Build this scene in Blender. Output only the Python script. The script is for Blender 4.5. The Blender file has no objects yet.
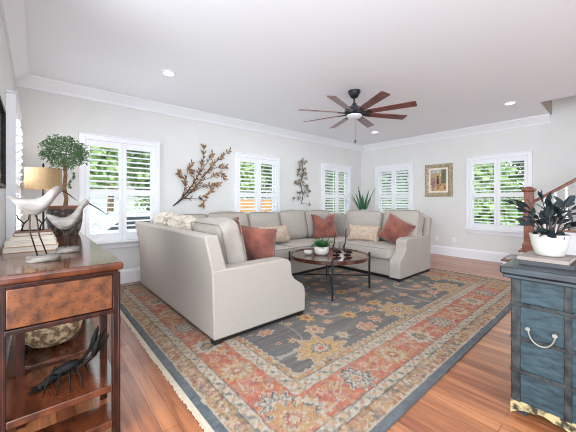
import bpy, bmesh, math, random
import numpy as np
from mathutils import Vector, Matrix, Euler, noise
PI = math.pi
random.seed(7)
SC = bpy.context.scene
COL = SC.collection

# ------------------------------------------------------------------ camera, sky, light, exposure
cam = bpy.data.cameras.new('camera'); cam_o = bpy.data.objects.new('camera', cam); COL.objects.link(cam_o)
cam_o.location = (0, 0, 1.21)
cam_o.rotation_euler = (PI/2, 0, -math.atan2(.6550, .7556))
cam.sensor_width = 36; cam.lens = 289.5/576*36; cam.shift_y = -15/576; cam.clip_start = .02
SC.camera = cam_o

world = bpy.data.worlds.new('sky'); SC.world = world; world.use_nodes = True
wt = world.node_tree; wbg = wt.nodes['Background']
wtc = wt.nodes.new('ShaderNodeTexCoord'); wsx = wt.nodes.new('ShaderNodeSeparateXYZ')
wr = wt.nodes.new('ShaderNodeValToRGB')
wt.links.new(wtc.outputs['Generated'], wsx.inputs[0])
wmr = wt.nodes.new('ShaderNodeMapRange'); wmr.inputs[1].default_value = -1; wmr.inputs[2].default_value = 1
wt.links.new(wsx.outputs[2], wmr.inputs[0]); wt.links.new(wmr.outputs[0], wr.inputs[0])
wr.color_ramp.elements[0].color = (.66, .72, .78, 1); wr.color_ramp.elements[0].position = .40
wr.color_ramp.elements[1].color = (.86, .935, 1.0, 1); wr.color_ramp.elements[1].position = .56
wt.links.new(wr.outputs[0], wbg.inputs[0])
wbg.inputs[1].default_value = 2.9

def area(name, loc, rot, sx, sy, power, color=(1, 1, 1)):
    l = bpy.data.lights.new(name, 'AREA'); l.shape = 'RECTANGLE'; l.size = sx; l.size_y = sy
    l.energy = power; l.color = color
    o = bpy.data.objects.new(name, l); COL.objects.link(o); o.location = loc; o.rotation_euler = rot
    return o
area('rear_fill', (3.4, -4.0, 1.0), (PI/2+math.radians(30), 0, 0), 5.5, 1.6, 50, (.78, .90, 1))  # added lamp in front of the rear wall, brightens the far ceiling
area('left_fill', (-1.7, .35, 1.5), (PI/2+math.radians(4), 0, math.radians(-58)), 1.7, 1.9, 80, (.88, .95, 1))  # unseen lamp added at the left to fill the sofa's outer back
area('rear_ceiling_fill', (.1, -2.2, 1.5), (PI/2+math.radians(48), 0, math.radians(-25)), 2.6, 1.6, 52, (.80, .91, 1))  # added soft lamp behind the camera, tilted up to brighten the ceiling
area('side_window_fill', (-.62, 3.9, 1.45), (PI/2-math.radians(4), 0, math.radians(-97)), 1.0, 1.5, 48, (.90, .96, 1))  # extra lamp outside the window, boosts its daylight on the sofa back
area('overhead_fill', (3.2, 2.6, 2.70), (0, 0, 0), 3.5, 2.5, 24, (.88, .95, 1))  # added downward fill just under the ceiling, no fitting there

SC.view_settings.view_transform = 'Standard'; SC.view_settings.look = 'None'
SC.view_settings.gamma = 1; SC.view_settings.exposure = 0.42
SC.view_settings.use_curve_mapping = False
try:
    SC.cycles.use_denoising = True; SC.cycles.pixel_filter_type = 'BLACKMAN_HARRIS'; SC.cycles.filter_width = 1.0
    SC.cycles.max_bounces = 8; SC.cycles.diffuse_bounces = 5; SC.cycles.transparent_max_bounces = 24
    SC.cycles.sample_clamp_indirect = 6
except Exception: pass

# ------------------------------------------------------------------ materials
def lin(c):
    return tuple(((v/255)/12.92 if v/255 <= .04045 else ((v/255+.055)/1.055)**2.4) for v in c)
def rgba(c): return (*lin(c), 1)
def mat(name, c, rough=.6, metal=0, c2=None, scale=8, detail=4, stretch=(1, 1, 1), lo=.35, hi=.65, bump=0, bscale=None,
        coat=0, trans=0, emit=None, estr=0, sub=0, spec=.5, vcol=None):
    m = bpy.data.materials.new(name); m.use_nodes = True; t = m.node_tree; b = t.nodes['Principled BSDF']
    b.inputs['Base Color'].default_value = rgba(c); b.inputs['Roughness'].default_value = rough
    b.inputs['Metallic'].default_value = metal; b.inputs['Coat Weight'].default_value = coat
    b.inputs['Coat Roughness'].default_value = .12; b.inputs['Specular IOR Level'].default_value = spec
    tc = t.nodes.new('ShaderNodeTexCoord'); mp = t.nodes.new('ShaderNodeMapping'); mp.inputs['Scale'].default_value = stretch
    t.links.new(tc.outputs['Object'], mp.inputs[0])
    if c2 is not None:
        n = t.nodes.new('ShaderNodeTexNoise'); n.inputs['Scale'].default_value = scale; n.inputs['Detail'].default_value = detail
        t.links.new(mp.outputs[0], n.inputs['Vector'])
        r = t.nodes.new('ShaderNodeValToRGB'); r.color_ramp.elements[0].position = lo; r.color_ramp.elements[1].position = hi
        r.color_ramp.elements[0].color = rgba(c); r.color_ramp.elements[1].color = rgba(c2)
        t.links.new(n.outputs['Fac'], r.inputs[0]); t.links.new(r.outputs[0], b.inputs['Base Color'])
    if vcol:
        v = t.nodes.new('ShaderNodeVertexColor'); v.layer_name = vcol; t.links.new(v.outputs[0], b.inputs['Base Color'])
    if bump:
        n2 = t.nodes.new('ShaderNodeTexNoise'); n2.inputs['Scale'].default_value = bscale or scale*4; n2.inputs['Detail'].default_value = 3
        t.links.new(mp.outputs[0], n2.inputs['Vector'])
        bp = t.nodes.new('ShaderNodeBump'); bp.inputs['Strength'].default_value = bump; bp.inputs['Distance'].default_value = .004
        t.links.new(n2.outputs['Fac'], bp.inputs['Height']); t.links.new(bp.outputs[0], b.inputs['Normal'])
    if emit is not None:
        b.inputs['Emission Color'].default_value = rgba(emit); b.inputs['Emission Strength'].default_value = estr
    if trans: b.inputs['Transmission Weight'].default_value = trans
    return m

M = {}
M['wall'] = mat('wall_paint', (229, 228, 226), .75, c2=(226, 225, 223), scale=3)
M['ceiling'] = mat('ceiling_paint', (244, 246, 250), .8)
M['trim'] = mat('white_trim_paint', (243, 244, 248), .38)
M['shutter'] = mat('shutter_paint', (243, 244, 248), .4)
M['stairwall'] = mat('stairwell_shaded_paint', (178, 162, 148), .8)  # beige, taken darker so the stairwell's shade is in the colour
M['sofa'] = mat('greige_linen', (184, 176, 168), .9, c2=(160, 151, 142), scale=220, detail=2, bump=.25, bscale=420)
M['welt'] = mat('crease_shade_welt', (142, 132, 122), .9)  # darker than the linen: shade of the cushion creases put into the colour
M['pattern'] = mat('cream_leaf_print', (202, 193, 181), .9, c2=(176, 163, 146), scale=13, detail=2, stretch=(1, 1, 2.4), lo=.50, hi=.56, bump=.2, bscale=300)
M['lumbar'] = mat('beige_embroidered', (196, 176, 158), .95, c2=(180, 158, 140), scale=26, detail=3, lo=.45, hi=.58, bump=.5, bscale=90)
M['rust'] = mat('rust_velvet', (144, 82, 66), .8, c2=(104, 56, 46), scale=7, detail=4, bump=.3, bscale=60)
M['rust'].node_tree.nodes['Principled BSDF'].inputs['Sheen Weight'].default_value = .5
M['black'] = mat('black_iron', (26, 25, 26), .45, .6, c2=(40, 38, 38), scale=20, bump=.15)
M['castiron'] = mat('cast_iron', (13, 12, 12), .6, c2=(24, 22, 21), scale=30, bump=.3, spec=.15)
M['plinth'] = mat('black_wood_plinth', (24, 21, 20), .5)
M['tabletop'] = mat('dark_brown_table_wood', (84, 46, 33), .12, c2=(46, 25, 18), scale=5, stretch=(1, 7, 1), coat=.5)
M['console'] = mat('polished_mahogany', (104, 54, 32), .14, c2=(48, 23, 15), scale=9, detail=5, stretch=(1.6, .6, 1), lo=.3, hi=.72, coat=.25)
M['consoleleg'] = mat('dark_mahogany', (64, 27, 17), .34, c2=(26, 12, 9), scale=12, stretch=(3, 3, .6), coat=.1, spec=.3)
def burl():
    m = mat('burl_veneer', (118, 68, 38), .28, c2=(52, 27, 17), scale=20, detail=8, lo=.38, hi=.70, coat=.15)
    t = m.node_tree; b = t.nodes['Principled BSDF']; r = [n for n in t.nodes if n.type == 'VALTORGB'][0]
    v = t.nodes.new('ShaderNodeTexVoronoi'); v.inputs['Scale'].default_value = 62
    n = t.nodes.new('ShaderNodeTexNoise'); n.inputs['Scale'].default_value = 10; n.inputs['Detail'].default_value = 3
    tc = [n for n in t.nodes if n.type == 'TEX_COORD'][0]
    mx0 = t.nodes.new('ShaderNodeMix'); mx0.data_type = 'VECTOR'; mx0.inputs[0].default_value = .06
    t.links.new(tc.outputs['Object'], mx0.inputs[4]); t.links.new(n.outputs['Color'], mx0.inputs[5])
    t.links.new(tc.outputs['Object'], n.inputs['Vector']); t.links.new(mx0.outputs[1], v.inputs['Vector'])
    rr = t.nodes.new('ShaderNodeValToRGB'); rr.color_ramp.elements[0].position = .12; rr.color_ramp.elements[1].position = .26
    rr.color_ramp.elements[0].color = (.18, .18, .18, 1); rr.color_ramp.elements[1].color = (1, 1, 1, 1)
    t.links.new(v.outputs['Distance'], rr.inputs[0])
    mx = t.nodes.new('ShaderNodeMix'); mx.data_type = 'RGBA'; mx.blend_type = 'MULTIPLY'; mx.inputs[0].default_value = .8
    t.links.new(r.outputs[0], mx.inputs[6]); t.links.new(rr.outputs[0], mx.inputs[7]); t.links.new(mx.outputs[2], b.inputs['Base Color'])
    return m
M['burl'] = burl()
M['bird'] = mat('chalky_painted_wood', (152, 146, 140), .75, c2=(120, 112, 106), scale=9, detail=6, stretch=(1, 1, 2.5), lo=.42, hi=.62, bump=.3, bscale=50)
M['wire'] = mat('dark_wire', (58, 44, 38), .5, .7)
M['greywood'] = mat('weathered_grey_wood', (142, 134, 126), .85, c2=(82, 76, 70), scale=14, stretch=(1, 1, 5), bump=.5)
M['chest'] = mat('worn_teal_paint', (50, 73, 82), .6, c2=(26, 42, 50), scale=15, detail=14, stretch=(1, 1, 3.2), lo=.38, hi=.68, bump=.5, bscale=24)
M['chestlid'] = mat('dark_teal_lid', (42, 56, 64), .35, c2=(18, 24, 30), scale=7, detail=8, stretch=(1, 1, 3), coat=.3)
M['strap'] = mat('old_iron_strap', (62, 66, 66), .55, .2, c2=(24, 27, 30), scale=18, detail=6, bump=.5)
M['carved'] = mat('gilt_carved_skirt', (184, 168, 122), .6, c2=(50, 46, 36), scale=24, detail=4, lo=.45, hi=.6, bump=.8, bscale=60)
M['handle'] = mat('aged_pewter_handle', (150, 150, 140), .4, .7)
M['whitepot'] = mat('white_ribbed_ceramic', (206, 202, 196), .5, c2=(192, 187, 180), scale=8)
M['paper'] = mat('book_pages', (216, 208, 196), .9, c2=(206, 198, 184), scale=3, stretch=(1, 1, 120))
M['bookgrey'] = mat('taupe_book_cover', (148, 134, 126), .5); M['bookdark'] = mat('charcoal_book_cover', (54, 54, 58), .5)
M['booktan'] = mat('tan_book_cover', (190, 150, 122), .6); M['bookcream'] = mat('cream_book_cover', (222, 214, 200), .6)
M['bookbrown'] = mat('brown_book_cover', (132, 84, 62), .5)
M['darkleaf'] = mat('inky_green_leaf', (34, 52, 50), .4, c2=(22, 32, 38), scale=10)
M['redstem'] = mat('red_brown_stem', (72, 52, 48), .5)
M['topiary'] = mat('topiary_leaf', (124, 154, 106), .5, c2=(62, 98, 60), scale=30)
M['bark'] = mat('twisted_bark', (150, 116, 84), .8, c2=(108, 80, 56), scale=30)
M['basket'] = mat('dark_mottled_pot', (70, 62, 58), .8, c2=(128, 116, 106), scale=34, detail=3, lo=.5, hi=.62, bump=.8, bscale=50)
M['soil'] = mat('potting_soil', (60, 44, 34), .95)
M['shade'] = mat('tan_linen_shade', (170, 142, 106), .9, c2=(158, 130, 94), scale=60, emit=(214, 184, 140), estr=.03)
M['aloe'] = mat('snake_plant_leaf', (78, 128, 96), .4, c2=(40, 82, 60), scale=14, stretch=(1, 1, 3))
M['succulent'] = mat('bright_green_leaf', (62, 118, 60), .45, c2=(40, 84, 44), scale=30)
M['bronze'] = mat('dark_bronze', (48, 36, 32), .35, .7)
M['copperleaf'] = mat('bronze_gold_leaf', (178, 136, 92), .4, .35, c2=(96, 70, 52), scale=18)
M['paleleaf'] = mat('antique_silver_leaf', (176, 164, 142), .4, .35, c2=(110, 96, 78), scale=18)
M['darkmetal'] = mat('gunmetal_twig', (62, 54, 52), .45, .6)
M['walnut'] = mat('walnut_blade', (122, 58, 44), .3, c2=(84, 40, 32), scale=7, stretch=(.6, 5, 1), coat=.35)
M['fanmetal'] = mat('oil_rubbed_metal', (42, 42, 46), .4, .6)
M['lens'] = mat('downlight_lens', (255, 255, 252), .5, emit=(255, 250, 240), estr=3.0)
M['frost'] = mat('frosted_fan_glass', (230, 234, 240), .3)
M['gilt'] = mat('champagne_carved_frame', (190, 176, 146), .45, .2, c2=(146, 130, 102), scale=30, detail=4, lo=.42, hi=.6, bump=.9, bscale=45)
M['matboard'] = mat('ivory_mat', (236, 228, 212), .8)
M['stairwood'] = mat('orange_oak', (146, 86, 60), .35, c2=(112, 62, 44), scale=9, stretch=(3, 3, .6), coat=.3)
M['plate'] = mat('white_plastic', (240, 240, 240), .4)
M['shell'] = mat('woven_shell_bowl', (206, 182, 148), .6, c2=(128, 100, 74), scale=30, detail=3, lo=.45, hi=.55, bump=.8, bscale=40)
M['fence'] = mat('cedar_fence', (214, 160, 104), .8, c2=(190, 134, 82), scale=4, stretch=(6, 6, .5))
M['lawn'] = mat('lawn', (120, 150, 84), .95, c2=(92, 126, 62), scale=6)
M['drive'] = mat('concrete_drive', (214, 212, 206), .9, c2=(200, 198, 192), scale=2)
M['siding'] = mat('white_siding', (236, 236, 236), .8)
M['roof'] = mat('grey_shingle', (150, 150, 152), .9)
M['treeleaf'] = mat('tree_leaf', (178, 200, 134), .6, c2=(108, 140, 80), scale=2.5, detail=4, lo=.4, hi=.6)
M['treeleaf2'] = mat('deep_tree_leaf', (152, 178, 122), .6, c2=(82, 112, 70), scale=2.5, detail=4, lo=.4, hi=.6)
M['carwhite'] = mat('silver_car_paint', (206, 210, 216), .2, .2, coat=.5); M['carglass'] = mat('car_window', (48, 56, 64), .1)
M['rubber'] = mat('tyre', (30, 30, 30), .8)
M['screen'] = mat('dark_mirror', (40, 66, 74), .08, .6)
M['fringe'] = mat('cotton_fringe', (206, 194, 176), .95, c2=(196, 178, 156), scale=80)

def glass_mat():
    m = bpy.data.materials.new('window_glass'); m.use_nodes = True; t = m.node_tree; t.nodes.clear()
    o = t.nodes.new('ShaderNodeOutputMaterial'); mx = t.nodes.new('ShaderNodeMixShader'); tr = t.nodes.new('ShaderNodeBsdfTransparent')
    g = t.nodes.new('ShaderNodeBsdfGlossy'); g.inputs['Roughness'].default_value = .02
    f = t.nodes.new('ShaderNodeFresnel'); f.inputs['IOR'].default_value = 1.25
    t.links.new(f.outputs[0], mx.inputs[0]); t.links.new(tr.outputs[0], mx.inputs[1]); t.links.new(g.outputs[0], mx.inputs[2])
    t.links.new(mx.outputs[0], o.inputs[0]); return m
M['glass'] = glass_mat()

def floor_mat():
    m = bpy.data.materials.new('oak_floor_boards'); m.use_nodes = True; t = m.node_tree; b = t.nodes['Principled BSDF']; L = t.links.new
    tc = t.nodes.new('ShaderNodeTexCoord'); mp = t.nodes.new('ShaderNodeMapping'); mp.inputs['Rotation'].default_value = (0, 0, PI/2)
    L(tc.outputs['Object'], mp.inputs[0])
    def brick(c1, c2, off):
        br = t.nodes.new('ShaderNodeTexBrick'); br.inputs['Scale'].default_value = 1; br.inputs['Brick Width'].default_value = 1.15
        br.inputs['Row Height'].default_value = .083; br.inputs['Mortar Size'].default_value = .0016; br.inputs['Mortar Smooth'].default_value = .3
        br.offset = off; br.offset_frequency = 2; br.inputs['Color1'].default_value = c1; br.inputs['Color2'].default_value = c2
        br.inputs['Mortar'].default_value = (*lin((96, 56, 36)), 1); L(mp.outputs[0], br.inputs['Vector']); return br
    br = brick(rgba((190, 126, 84)), rgba((142, 82, 52)), .37)
    n = t.nodes.new('ShaderNodeTexNoise'); n.inputs['Scale'].default_value = 3.2; n.inputs['Detail'].default_value = 7; n.inputs['Distortion'].default_value = .6
    m2 = t.nodes.new('ShaderNodeMapping'); m2.inputs['Scale'].default_value = (9, .7, 1); L(tc.outputs['Object'], m2.inputs[0]); L(m2.outputs[0], n.inputs['Vector'])
    r = t.nodes.new('ShaderNodeValToRGB'); r.color_ramp.elements[0].position = .34; r.color_ramp.elements[1].position = .62
    r.color_ramp.elements[0].color = (.50, .40, .36, 1); r.color_ramp.elements[1].color = (1.06, 1.03, 1.0, 1); L(n.outputs['Fac'], r.inputs[0])
    mx = t.nodes.new('ShaderNodeMix'); mx.data_type = 'RGBA'; mx.blend_type = 'MULTIPLY'; mx.inputs[0].default_value = .75
    L(br.outputs['Color'], mx.inputs[6]); L(r.outputs[0], mx.inputs[7]); L(mx.outputs[2], b.inputs['Base Color'])
    b.inputs['Roughness'].default_value = .30; b.inputs['Coat Weight'].default_value = .25; b.inputs['Coat Roughness'].default_value = .2
    return m
M['floor'] = floor_mat()

# ------------------------------------------------------------------ builders
def woff(p):
    v = Vector((0, 0, 0))
    while p is not None: v += p.location; p = p.parent
    return v
def tag(o, label=None, cat=None, group=None, kind=None):
    if label: o['label'] = label
    if cat: o['category'] = cat
    if group: o['group'] = group
    if kind: o['kind'] = kind
    return o
def empty(name, loc, label=None, cat=None, group=None, kind=None):
    o = bpy.data.objects.new(name, None); COL.objects.link(o); o.location = loc; o.empty_display_size = .1
    return tag(o, label, cat, group, kind)
def link(name, me, m, parent=None, smooth=None, bevel=0, seg=2, origin=None):
    o = bpy.data.objects.new(name, me); COL.objects.link(o)
    if m is not None: me.materials.append(m)
    off = woff(parent) if parent is not None else Vector((0, 0, 0))
    org = Vector(origin) if origin is not None else off
    if org.length: me.transform(Matrix.Translation(-org))
    o.location = org-off
    if parent is not None: o.parent = parent
    if bevel:
        b = o.modifiers.new('bevel', 'BEVEL'); b.width = bevel; b.segments = seg; b.limit_method = 'ANGLE'; b.angle_limit = math.radians(40)
        smooth = 'auto' if smooth is None else smooth
    if smooth == 'auto':
        for p in me.polygons: p.use_smooth = True
        try: me.set_sharp_from_angle(angle=math.radians(50 if not bevel else 60))
        except Exception: pass
    elif smooth:
        for p in me.polygons: p.use_smooth = True
    return o

class MB:
    def __init__(s): s.bm = bmesh.new()
    def _add(s, vs, fs):
        v = [s.bm.verts.new(p) for p in vs]
        for f in fs:
            try: s.bm.faces.new([v[i] for i in f])
            except ValueError: pass
        return s
    def box(s, x0, x1, y0, y1, z0, z1, rot=None, piv=None):
        vs = [Vector((x, y, z)) for x in (x0, x1) for y in (y0, y1) for z in (z0, z1)]
        if rot is not None:
            pv = Vector(piv) if piv is not None else Vector(((x0+x1)/2, (y0+y1)/2, (z0+z1)/2))
            R = Euler(rot).to_matrix(); vs = [R@(v-pv)+pv for v in vs]
        return s._add(vs, [(0, 1, 3, 2), (4, 6, 7, 5), (0, 4, 5, 1), (2, 3, 7, 6), (0, 2, 6, 4), (1, 5, 7, 3)])
    def prism(s, pts, axis, a, b):      # pts 2D polygon; axis 'x': (y,z), 'y': (x,z), 'z': (x,y)
        def mk(p, t): return {'x': (t, p[0], p[1]), 'y': (p[0], t, p[1]), 'z': (p[0], p[1], t)}[axis]
        n = len(pts); vs = [mk(p, a) for p in pts]+[mk(p, b) for p in pts]
        return s._add(vs, [tuple(range(n))[::-1], tuple(range(n, 2*n))]+[(i, (i+1) % n, n+(i+1) % n, n+i) for i in range(n)])
    def tube(s, pts, r, n=8, closed=False):
        pts = [Vector(p) for p in pts]; N = len(pts)
        rs = r if isinstance(r, (list, tuple)) else [r]*N
        rings = []; up = Vector((0, 0, 1)); prev = None
        for i, p in enumerate(pts):
            if closed: t = (pts[(i+1) % N]-pts[i-1]).normalized()
            else: t = (pts[min(i+1, N-1)]-pts[max(i-1, 0)]).normalized()
            if prev is None:
                a = t.cross(up); a = a.normalized() if a.length > .05 else t.cross(Vector((1, 0, 0))).normalized()
            else:
                a = prev-t*prev.dot(t); a = a.normalized() if a.length > 1e-4 else t.orthogonal().normalized()
            prev = a; b = t.cross(a)
            rings.append([p+(a*math.cos(2*PI*k/n)+b*math.sin(2*PI*k/n))*rs[i] for k in range(n)])
        vs = [q for R in rings for q in R]; fs = []
        for i in range(N if closed else N-1):
            j = (i+1) % N
            fs += [(i*n+k, i*n+(k+1) % n, j*n+(k+1) % n, j*n+k) for k in range(n)]
        if not closed: fs += [tuple(range(n))[::-1], tuple(range((N-1)*n, N*n))]
        return s._add(vs, fs)
    def lathe(s, prof, c=(0, 0, 0), n=32, sx=1, sy=1):
        vs = []; m = len(prof)
        for k in range(n):
            a = 2*PI*k/n
            vs += [(c[0]+r*math.cos(a)*sx, c[1]+r*math.sin(a)*sy, c[2]+z) for r, z in prof]
        fs = [(k*m+i, ((k+1) % n)*m+i, ((k+1) % n)*m+i+1, k*m+i+1) for k in range(n) for i in range(m-1)]
        s._add(vs, fs)
        bmesh.ops.remove_doubles(s.bm, verts=s.bm.verts[-len(vs):] if False else s.bm.verts, dist=1e-5)
        return s
    def leaf(s, p, d, nrm, L, W, curl=.15):
        p = Vector(p); d = Vector(d).normalized(); nrm = Vector(nrm); side = d.cross(nrm)
        side = side.normalized() if side.length > 1e-3 else d.orthogonal().normalized(); up = side.cross(d)
        pr = [(0, .12), (.28, .82), (.55, 1), (.82, .6), (1, .03)]
        vs = []
        for t, w in pr:
            c = p+d*L*t-up*L*curl*t*t
            vs += [c-side*W*.5*w+up*W*.10, c, c+side*W*.5*w+up*W*.10]
        fs = []
        for i in range(len(pr)-1):
            a = i*3; fs += [(a, a+1, a+4, a+3), (a+1, a+2, a+5, a+4)]
        return s._add(vs, fs)
    def quad_leaf(s, p, d, nrm, L, W):
        p = Vector(p); d = Vector(d).normalized(); side = d.cross(Vector(nrm)); side = side.normalized() if side.length > 1e-3 else d.orthogonal().normalized()
        return s._add([p, p+d*L*.5+side*W*.5, p+d*L, p+d*L*.5-side*W*.5], [(0, 1, 2, 3)])
    def build(s, name, m, parent=None, **k):
        bmesh.ops.recalc_face_normals(s.bm, faces=s.bm.faces)
        me = bpy.data.meshes.new(name); s.bm.to_mesh(me); s.bm.free()
        return link(name, me, m, parent, **k)

def box(name, x0, x1, y0, y1, z0, z1, m, parent=None, bevel=0, **k):
    return MB().box(x0, x1, y0, y1, z0, z1).build(name, m, parent, bevel=bevel, **k)

def soft(name, c, size, m, parent, r=.04, bulge=(.02, .02, .02), rot=(0, 0, 0), n=11, wr=.006, seed=0, sag=0, shape=None):
    bm = bmesh.new(); bmesh.ops.create_cube(bm, size=2)
    bmesh.ops.subdivide_edges(bm, edges=bm.edges[:], cuts=n, use_grid_fill=True)
    h = Vector(size)*.5
    for v in bm.verts:
        p = v.co.copy(); q = Vector((p.x*h.x, p.y*h.y, p.z*h.z))
        inn = Vector([max(-(h[i]-r), min(h[i]-r, q[i])) for i in range(3)]); d = q-inn
        if d.length > 1e-6: q = inn+d.normalized()*r
        w = [1-p[i]**2 for i in range(3)]
        for i in range(3):
            j, k = (i+1) % 3, (i+2) % 3
            q[i] += bulge[i]*p[i]*w[j]*w[k]*(1 if abs(p[i]) > .5 else abs(p[i])*2)
        if sag: q.z -= sag*(1-p.x**2 if size[0] > size[1] else 1-p.y**2)*max(p.z, 0)
        nn = noise.noise(q*6+Vector((seed*3.1, seed, 0)))*wr+noise.noise(q*15+Vector((seed, 0, seed)))*wr*.5
        q += q.normalized()*nn if q.length else Vector()
        v.co = q
    me = bpy.data.meshes.new(name); bm.to_mesh(me); bm.free()
    R = Euler(rot).to_matrix().to_4x4()
    me.transform(Matrix.Translation(Vector(c))@R)
    o = link(name, me, m, parent, smooth=True)
    return o

def seam(name, c, size, axis, m, parent, rot=(0, 0, 0), r=.004, rr=.05, off=0):
    """welt running round the two edges of a cushion's face perpendicular to axis"""
    mb = MB(); h = [s*.5 for s in size]; i, j = [k for k in range(3) if k != axis]
    R = Euler(rot).to_matrix()
    for sg in (-1, 1):
        pts = []
        for q, (a, b) in enumerate(((1, 1), (-1, 1), (-1, -1), (1, -1))):
            for k in range(4):
                ang = q*PI/2+k*PI/6
                v = [0, 0, 0]; v[axis] = sg*(h[axis]-.012); v[i] = a*(h[i]-rr)+rr*math.cos(ang); v[j] = b*(h[j]-rr)+rr*math.sin(ang)
                pts.append(R@Vector(v)+Vector(c))
        mb.tube(pts, r, 5, closed=True)
    return mb.build(name, m, parent, smooth=True)

def pillow(name, c, w, h, t, m, rot, label, cat='pillow', group=None, chop=0, seed=0, n=20, base=None):
    """square scatter cushion standing in its local XZ plane"""
    vs = []; fs = []; idx = {}
    R = Euler(rot).to_matrix(); C = Vector(c)
    for side in (1, -1):
        for a in range(n+1):
            for b in range(n+1):
                u = -1+2*a/n; v = -1+2*b/n
                if side == -1 and (a in (0, n) or b in (0, n)): idx[side, a, b] = idx[1, a, b]; continue
                e = ((1-u**4)*(1-v**4))**.55
                y = side*t*.5*e*(.55+.45*math.cos(u*PI/2)*math.cos(v*PI/2))
                x = w*.5*u*(1-.10*(1-v*v)); z = h*.5*v*(1-.10*(1-u*u))
                if chop: z -= chop*math.exp(-(u/.35)**2)*max(v, 0)**1.5; y *= 1-.35*math.exp(-(u/.16)**2)*max(v, 0)
                q = Vector((x, y, z)); k = noise.noise(Vector((x*9+seed, z*9, side)))*.012+noise.noise(Vector((x*22, z*22+seed, side*2)))*.006
                q.y += side*k*min(1, e*2)
                idx[side, a, b] = len(vs); vs.append(R@q+C)
    for side in (1, -1):
        for a in range(n):
            for b in range(n):
                f = [idx[side, a, b], idx[side, a+1, b], idx[side, a+1, b+1], idx[side, a, b+1]]
                fs.append(f if side == 1 else f[::-1])
    me = bpy.data.meshes.new(name); me.from_pydata([tuple(v) for v in vs], [], fs)
    o = link(name, me, m, None, smooth=True, origin=c)
    tag(o, label, cat, group)
    # piped edge
    mb = MB(); per = [(a, 0) for a in range(n)]+[(n, b) for b in range(n)]+[(a, n) for a in range(n, 0, -1)]+[(0, b) for b in range(n, 0, -1)]
    mb.tube([vs[idx[1, a, b]] for a, b in per], .004, 5, closed=True)
    mb.build('piping', m, o, smooth=True)
    return o

def copy_tree(o, parent=None):
    c = o.copy(); COL.objects.link(c); c.parent = parent
    for ch in list(o.children): copy_tree(ch, c)
    return c

# ------------------------------------------------------------------ room shell
XL, XB, YA, H = -.20, 6.888, 4.81, 2.74
TH = .16
def S(o, parent=None): o['kind'] = 'structure'; return o
S(box('floor', XL-TH, XB+TH, -4.2, YA+TH, -.10, 0, M['floor']))
HX, HY = 5.89, .83          # stairwell opening
cb = MB(); cb.box(XL-TH, HX, -4.2, YA+TH, H, H+.32); cb.box(HX, XB+TH, HY, YA+TH, H, H+.32); S(cb.build('ceiling', M['ceiling']))
# beige plaster lining of the stairwell opening, its shade darkened into the colour
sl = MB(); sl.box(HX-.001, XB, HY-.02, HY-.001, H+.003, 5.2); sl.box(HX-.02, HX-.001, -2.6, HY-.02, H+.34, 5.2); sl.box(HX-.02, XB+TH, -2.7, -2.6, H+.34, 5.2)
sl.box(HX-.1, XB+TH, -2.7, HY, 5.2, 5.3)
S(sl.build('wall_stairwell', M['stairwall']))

WZ0, WZ1 = .64, 2.065
winA = [(.484, 1.407), (2.872, 3.86), (5.29, 6.33)]      # openings on the window wall
winB = [(3.355, 4.278), (1.13, 2.10)]
winL = [(3.42, 4.40)]
def wall_with(name, axis, at0, at1, a0, a1, z0, z1, wins, m):
    mb = MB()
    def bb(u0, u1, w0, w1):
        if u1-u0 < 1e-4: return
        if axis == 'y': mb.box(u0, u1, at0, at1, w0, w1)
        else: mb.box(at0, at1, u0, u1, w0, w1)
    cur = a0
    for u0, u1 in sorted(wins):
        bb(cur, u0, z0, z1); bb(u0, u1, z0, WZ0); bb(u0, u1, WZ1, z1); cur = u1
    bb(cur, a1, z0, z1)
    return S(mb.build(name, m))
wall_with('wall_back', 'y', YA, YA+TH, XL-TH, XB+TH, 0, H, winA, M['wall'])
wall_with('wall_right', 'x', XB, XB+TH, -2.7, YA, 0, H, winB, M['wall'])
S(box('wall_rear', XL-TH, XB+TH, -4.36, -4.2, 0, H, M['wall']))  # unseen rear wall, put in to block sky light from behind
S(box('wall_right_rear', XB, XB+TH, -4.2, -2.7, 0, H, M['wall']))
wall_with('wall_left', 'x', XL-TH, XL, 2.0, YA, 0, H, winL, M['wall'])
S(box('wall_upper_right', XB, XB+TH, -2.7, HY, H, 5.2, M['wall']))

# crown moulding and baseboards
CR = [(0, 0), (.125, 0), (.125, -.018), (.105, -.03), (.085, -.055), (.05, -.085), (.035, -.10), (.02, -.115), (.018, -.14), (0, -.14)]
def crown(name, axis, a0, a1, wallpos, sgn):
    mb = MB(); mb.prism([(wallpos+sgn*p, H-.001+q) for p, q in CR], axis, a0, a1); return S(mb.build(name, M['trim'], smooth='auto'))
crown('trim_1', 'x', XL+.001, XB-.001, YA-.001, -1)
crown('trim_2', 'y', HY, YA-.127, XB-.001, -1)
crown('trim_3', 'y', 2.0, YA-.127, XL+.001, 1)
BB = [(0, 0), (.02, 0), (.02, .165), (.012, .185), (.008, .20), (0, .20)]
def base(name, axis, a0, a1, wallpos, sgn):
    mb = MB(); mb.prism([(wallpos+sgn*p, q+.001) for p, q in BB], axis, a0, a1)
    if axis == 'x': mb.box(a0, a1, min(wallpos+sgn*.02, wallpos+sgn*.032), max(wallpos+sgn*.02, wallpos+sgn*.032), .001, .018)
    else: mb.box(min(wallpos+sgn*.02, wallpos+sgn*.032), max(wallpos+sgn*.02, wallpos+sgn*.032), a0, a1, .001, .018)
    return S(mb.build(name, M['trim']))
base('baseboard_back', 'x', XL+.04, XB-.04, YA-.001, -1)
base('baseboard_right', 'y', 1.40, YA-.04, XB-.001, -1)
base('baseboard_left', 'y', 2.0, YA-.04, XL+.001, 1)

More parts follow.
